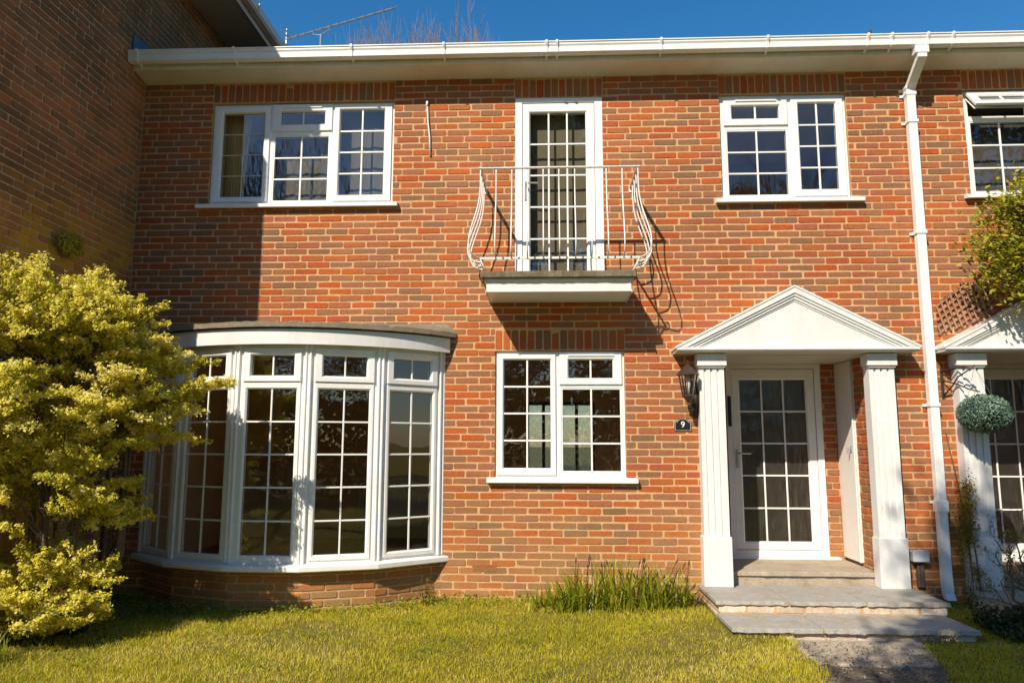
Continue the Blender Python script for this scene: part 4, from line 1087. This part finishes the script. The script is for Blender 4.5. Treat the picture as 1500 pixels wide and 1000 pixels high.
m.tube([(5.0,-.35,-.05),(4.98,-.38,1.0),(4.90,-.40,2.0),(4.80,-.40,2.7),(4.72,-.42,3.3)], [.035,.03,.027,.022,.012], 7)
for c, ax, l in sp:
    b = Vector((4.80, -.41, 2.75+.6*rng.random())); e = Vector(c); m.tube([b, (b+e)/2+Vector((0,0,.06)), e, e+Vector(ax).normalized()*l*.6], [.010,.007,.004,.002], 4, cap=False)
m.build('stems', BARK, t)
# brown diagonal trellis on the wall behind it
t = thing('trellis', 'brown diagonal wooden trellis fixed to the bricks beside the right-hand porch', 'trellis', (3.9, 0, 2.75))
poly = [(3.66,2.45),(3.66,2.74),(3.92,2.95),(4.16,2.94),(4.20,2.66),(3.98,2.56)]
def clip(p, d):
    ts = []
    for k in range(len(poly)):
        a, b = poly[k], poly[(k+1)%len(poly)]; ex, ez = b[0]-a[0], b[1]-a[1]; det = d[0]*-ez+ex*d[1]
        if abs(det) < 1e-9: continue
        rx, rz = a[0]-p[0], a[1]-p[1]; tt = (rx*-ez+ex*rz)/det; uu = (d[0]*rz-d[1]*rx)/det
        if 0 <= uu <= 1: ts.append(tt)
    return (min(ts), max(ts)) if len(ts) > 1 else None
for (d, y0) in (((.80,.60), -.013), ((.28,-.96), -.021)):
    nn_ = (-d[1], d[0])
    for k in range(-11, 12):
        p = (3.93+nn_[0]*k*.052, 2.72+nn_[1]*k*.052); c = clip(p, d)
        if not c or c[1]-c[0] < .05: continue
        a = (p[0]+d[0]*c[0], p[1]+d[1]*c[0]); b = (p[0]+d[0]*c[1], p[1]+d[1]*c[1]); w_2 = .008
        m = MB(); m.prism([(a[0]-nn_[0]*w_2, a[1]-nn_[1]*w_2), (b[0]-nn_[0]*w_2, b[1]-nn_[1]*w_2), (b[0]+nn_[0]*w_2, b[1]+nn_[1]*w_2), (a[0]+nn_[0]*w_2, a[1]+nn_[1]*w_2)], y0-.007, y0); m.build('slat', TRELLIS, t)
# hanging topiary ball and its bracket
t = thing('hanging_bracket', 'rusty iron hanging-basket bracket on the bricks above the topiary ball', 'bracket', (3.665, 0, 2.05))
m = MB(); m.box(3.655,3.680,-.012,.0,1.86,2.14); m.build('wall_bar', BRONZE, t, bevel=.003)
m = MB()
m.tube([(3.668,-.012,2.10),(3.74,-.16,2.13),(3.80,-.30,2.13)], .008, 6)
m.tube([(3.668,-.012,1.88),(3.72,-.08,1.97),(3.73,-.15,2.04),(3.80,-.30,2.125)], .007, 6)
m.tube([(3.668,-.012,2.02),(3.74,-.12,1.98),(3.79,-.20,1.93),(3.84,-.28,1.90)], .007, 6)
m.build('arm', BRONZE, t, smooth=True)
t = thing('topiary_ball', 'round bluish green artificial topiary ball hanging in front of the right-hand pillar', 'topiary ball', (3.845,-.31,1.71))
n = 5200; d = rv.normal(size=(n,3)); d /= np.linalg.norm(d, axis=1, keepdims=True)
P = np.array([3.845,-.31,1.705])+d*np.array([.212,.212,.168])*rv.uniform(.88,1.03,(n,1))
fol('leaves', *leaves(P, d+rv.normal(size=(n,3))*.7, rv.uniform(.014,.024,n), np.clip(rv.normal(.5,.22,n),0,1), .7), BALLM, t)
m = MB(); R = []
for i in range(1, 12):
    th = math.pi*i/12; R.append([(3.845+.185*math.sin(th)*math.cos(2*math.pi*j/18), -.31+.185*math.sin(th)*math.sin(2*math.pi*j/18), 1.705+.147*math.cos(th)) for j in range(18)])
m.rings(R); m.build('core', plain('topiary_core', (.02,.045,.03), .8), t, smooth=True)
m = MB()
for a in (.3, 2.4, 4.5): m.tube([(3.80,-.30,2.12),(3.845+.12*math.cos(a),-.31+.12*math.sin(a),1.835)], .0022, 4)
m.build('chain', STEEL, t)
# golden conifer-like climber between the downpipe and the pillar
t = thing('golden_climber', 'narrow rusty golden climber between the downpipe and the right-hand pillar', 'climber', (3.73,-.12,0))
Cs = []
for k in range(74):
    z = .10+1.05*rv.random()**.9; x = 3.745+.02*math.sin(z*5)+rv.normal()*.052*(1.25-z*.75); n = 80
    Cs.append(np.array([x, -.13+rv.normal()*.035, z])+rv.normal(size=(n,3))*np.array([.022,.022,.040]))
P = np.concatenate(Cs); P[:,1] = np.minimum(P[:,1], -.012); n = len(P)
fol('leaves', *leaves(P, rv.normal(size=(n,3))+np.array([0,-.3,.5]), rv.uniform(.010,.022,n), np.clip(rv.normal(.5,.25,n),0,1)), RUST, t)
m = MB(); m.tube([(3.76,-.12,-.03),(3.74,-.11,.4),(3.72,-.08,.9),(3.70,-.03,1.25),(3.66,-.012,1.55)], [.010,.008,.006,.004,.003], 5); m.tube([(3.80,-.14,-.03),(3.77,-.14,.5),(3.74,-.11,.95)], [.008,.006,.003], 5); m.build('stems', BARK, t)
# sprawling bare shrub in the bed
t = thing('bare_shrub', 'twiggy half bare shrub with a few rusty leaves in the bed at bottom right', 'shrub', (4.05,-.9,0))
rng = random.Random(25); m = MB(); tips = []
def twig(p, d, L, r, lv):
    pts = [p]; q = p; n = 5
    for k in range(n):
        d = (d+Vector((rng.uniform(-.2,.2), rng.uniform(-.2,.2), rng.uniform(-.10,.12)))).normalized(); q = q+d*L/n; pts.append(q)
    m.tube(pts, [r*(1-.45*k/n) for k in range(n+1)], 5, cap=False); tips.append(pts[-1])
    if lv >= 3: return
    for k in range(3 if lv else 4):
        b = pts[rng.randint(2, n)]; a = rng.uniform(0, 6.28)
        twig(b, (d*.7+Vector((math.cos(a), math.sin(a)*.6, rng.uniform(-.1,.7)))*.75).normalized(), L*rng.uniform(.5,.7), r*.55, lv+1)
for dx_, dy_, dz_ in ((-.25,-.1,1), (.2,-.2,.9), (-.55,-.1,.7), (.6,0,.8), (.05,.2,1), (.9,-.2,.6), (-.75,.1,.85), (.35,-.35,1)):
    twig(Vector((4.05+.05*dx_, -.85, -.05)), Vector((dx_, dy_, dz_)).normalized(), .50, .017, 0)
m.build('branches', STEMB, t, smooth=True)
P = []
for q in tips:
    if rng.random() < .62: P.append(np.array(q)+rv.normal(size=(9,3))*.028)
P = np.concatenate(P); n = len(P)
fol('leaves', *leaves(P, rv.normal(size=(n,3))+np.array([0,-.2,.6]), rv.uniform(.014,.03,n), np.clip(rv.normal(.45,.28,n),0,1)), RUST, t)
t = thing('dry_tuft', 'small dry grass tuft against the right end of the lowest step', 'plant', (2.86,-1.22,0))
mb = MB()
for k in range(60):
    mb.tone = (.3+.7*rng.random(), 0, 0, 1)
    strap(mb, (2.86+rng.uniform(-.13,.13), -1.21+rng.uniform(-.03,.03), .0), (rng.gauss(0,.5), rng.gauss(-.25,.3), 1), rng.uniform(.06,.15), .006, rng.uniform(.1,.5), rng)
mb.build('leaves', LITTER, t, tone=True)
# low dark ground cover round it
n = 13000; gx2 = rv.uniform(3.38, 6.2, n); gy2 = -.72-rv.random(n)*.62-.10*np.sin(gx2*5); hz = .03+.30*smooth_noise(gx2, gy2, 5)*rv.random(n)
P = np.stack([gx2, gy2, hz], 1)
gc = fol('ground_cover', *leaves(P, rv.normal(size=(n,3))*.6+np.array([0,-.3,.8]), rv.uniform(.02,.05,n), np.clip(rv.normal(.45,.25,n),0,1)), DULL, None)
tag(gc, 'low dark evergreen ground cover in the bed at bottom right', 'ground cover', kind='stuff')

# ------------------------------------------------------------------ the garden behind the camera (seen in the glass, throwing the dappled shade; evergreens added to block sky)
t = thing('garden_tree', 'broad leafy tree in the front garden whose shade dapples the path and right-hand lawn', 'tree', (-1.2,-9.0,0))
Cs, Tn = [], []
for _ in range(310):
    d = rv.normal(size=3); d /= np.linalg.norm(d); hi_ = rv.random() < .27
    c = (np.array([-.70,-9.2,8.95])+d*np.array([1.05,.7,.6])*rv.random()**.45) if hi_ else (np.array([-.15,-9.2,7.3])+d*np.array([1.75,.85,1.4])*rv.random()**.45)
    n = 70; Cs.append(c+rv.normal(size=(n,3))*.17)
P = np.concatenate(Cs); n = len(P)
fol('crown', *leaves(P, rv.normal(size=(n,3))+np.array([0,0,.6]), rv.uniform(.08,.15,n), rv.random(n)), VINE, t)
m = MB(); m.tube([(-1.2,-9.0,-.1),(-1.15,-8.95,1.5),(-1.2,-8.9,3.2),(-1.15,-8.8,6.2)], [.14,.11,.09,.06], 8)
for a in range(7): m.tube([(-1.18,-8.85,4.8),(-1.1+.5*math.cos(a),-8.8+.4*math.sin(a),6.0),(-1.1+1.2*math.cos(a),-8.7+.7*math.sin(a),7.3)], [.05,.035,.012], 5)
m.build('trunk', BARK, t)
n = 26000; hx = rv.uniform(-16, 14, n); hy = -13.2+rv.normal(size=n)*.45; hz = 2.9*rv.random(n)**.7*(.85+.25*smooth_noise(hx, hy*0, 1.1))
hd = fol('hedge', *leaves(np.stack([hx,hy,hz],1), rv.normal(size=(n,3))+np.array([0,.8,.4]), rv.uniform(.12,.24,n), rv.random(n)), HEDGEM, None)  # hedge set close in to cut low sky and lawn bounce
tag(hd, 'dense dark green garden hedge across the road side of the lawn, set close to block low sky', 'hedge')
def evergreen(loc, H, R, n, label, seed):
    rq = np.random.default_rng(seed); t = thing('sky_blocking_evergreen', label, 'tree', loc, 'sky-blocking evergreens beyond the hedge')
    P = []
    for _ in range(n):
        z = H*(.16+.84*rq.random()); r = R*(1-.75*(z/H)**1.5)*rq.random()**.4; a = rq.uniform(0, 6.28)
        P.append(np.array([loc[0]+r*math.cos(a), loc[1]+r*math.sin(a), z])+rq.normal(size=(40,3))*.3)
    P = np.concatenate(P); k = len(P)
    fol('crown', *leaves(P, rq.normal(size=(k,3))+np.array([0,.3,.6]), rq.uniform(.12,.26,k), rq.random(k)), HEDGEM, t)
    m = MB(); m.tube([(loc[0],loc[1],-.1),(loc[0],loc[1],H*.5),(loc[0],loc[1],H*.9)], [.28,.18,.05], 8); m.build('trunk', BARK, t)
    return t
ev = evergreen((.6,-19.5,0), 20.5, 4.2, 620, 'dark evergreen tree beyond the hedge, mirrored in the balcony door', 5)  # this tree and the next made extra tall to cut sky fill
evergreen((17.5,-19.0,0), 21.0, 5.0, 620, 'wide dark evergreen tree beyond the hedge, mirrored in the right-hand house', 6)
for dx_, dy_, sc_, lb in ((-4.6,-1.5,.72,'lower dark evergreen tree added to block sky, left of the one mirrored in the balcony door'), (4.1,-2.5,.62,'short dark evergreen tree added to block sky, right of the one mirrored in the balcony door'),
                        (-18,-3,.70,'tall dark evergreen tree added to block sky at the far left beyond the hedge'), (-23,0,.62,'outermost dark evergreen tree added to block sky on the left beyond the hedge'), (23.5,-1,.9,'outermost dark evergreen tree added to block sky on the right beyond the hedge'), (12.6,-4,.95,'dark evergreen tree added to block sky between the slender bare tree and the wide evergreen')):
    c = ev.copy(); COL.objects.link(c); c.location = (ev.location.x+dx_, ev.location.y+dy_, 0); c.scale = (sc_*1.25, sc_*1.1, sc_); c['label'] = lb  # unseen copies added behind the camera to darken the sky fill
    for ch in ev.children:
        q = ch.copy(); COL.objects.link(q); q.parent = c
bare_tree('bare_tree', 'bare spreading tree by the hedge, mirrored in the left upstairs window', (-9.5,-17.5,0), 13.5, .7, 51, 5, 'bare trees by the hedge', .2)
bare_tree('bare_tree', 'bare slender tree by the hedge, mirrored in the right upstairs window', (7.6,-17.2,0), 10.5, .65, 57, 5, 'bare trees by the hedge', .17)

# ------------------------------------------------------------------ camera
f, yaw, tilt, roll = 1077/1500*36, rad(2.55), rad(7.95), rad(.15)
Fw = Vector((-math.sin(yaw)*math.cos(tilt), math.cos(yaw)*math.cos(tilt), math.sin(tilt)))
r0 = Vector((math.cos(yaw), math.sin(yaw), 0)); u0 = r0.cross(Fw)
r1 = r0*math.cos(roll)+u0*math.sin(roll); u1 = -r0*math.sin(roll)+u0*math.cos(roll)
cam = bpy.data.cameras.new('camera'); cam.lens = f; cam.sensor_width = 36; cam.clip_end = 2000; cam.clip_start = .05
co = bpy.data.objects.new('camera', cam); COL.objects.link(co)
Mc = Matrix((r1, u1, -Fw)).transposed().to_4x4(); Mc.translation = (0, -6.95, 1.43); co.matrix_world = Mc
SC.camera = co

# ------------------------------------------------------------------ light
sd = Vector((-.56, -1, .98)).normalized()               # towards the sun
sun = bpy.data.lights.new('sun', 'SUN'); sun.energy = 5.0; sun.angle = rad(.5); sun.color = (1, .885, .725)
so = bpy.data.objects.new('sun', sun); COL.objects.link(so); so.rotation_euler = sd.to_track_quat('Z', 'Y').to_euler(); so.location = (-8, -14, 14)
wd_ = bpy.data.worlds.new('World'); SC.world = wd_; wd_.use_nodes = True
nt = wd_.node_tree; sk = nt.nodes.new('ShaderNodeTexSky'); sk.sky_type = 'NISHITA'; sk.sun_disc = False
sk.sun_elevation = math.asin(sd.z); sk.sun_rotation = math.atan2(sd.x, sd.y); sk.ozone_density = 2.0; sk.air_density = 1.0; sk.dust_density = .3
hs = nt.nodes.new('ShaderNodeHueSaturation'); hs.inputs['Saturation'].default_value = 1.38; hs.inputs['Value'].default_value = 1.36; hs.inputs['Hue'].default_value = .497
nt.links.new(sk.outputs[0], hs.inputs['Color']); nt.links.new(hs.outputs[0], nt.nodes['Background'].inputs[0]); nt.nodes['Background'].inputs[1].default_value = .084
vs = SC.view_settings; vs.view_transform = 'Standard'; vs.look = 'None'; vs.exposure = .40; vs.gamma = 1; vs.use_curve_mapping = False
SC.cycles.max_bounces = 10; SC.cycles.transparent_max_bounces = 12; SC.cycles.caustics_reflective = False; SC.cycles.caustics_refractive = False
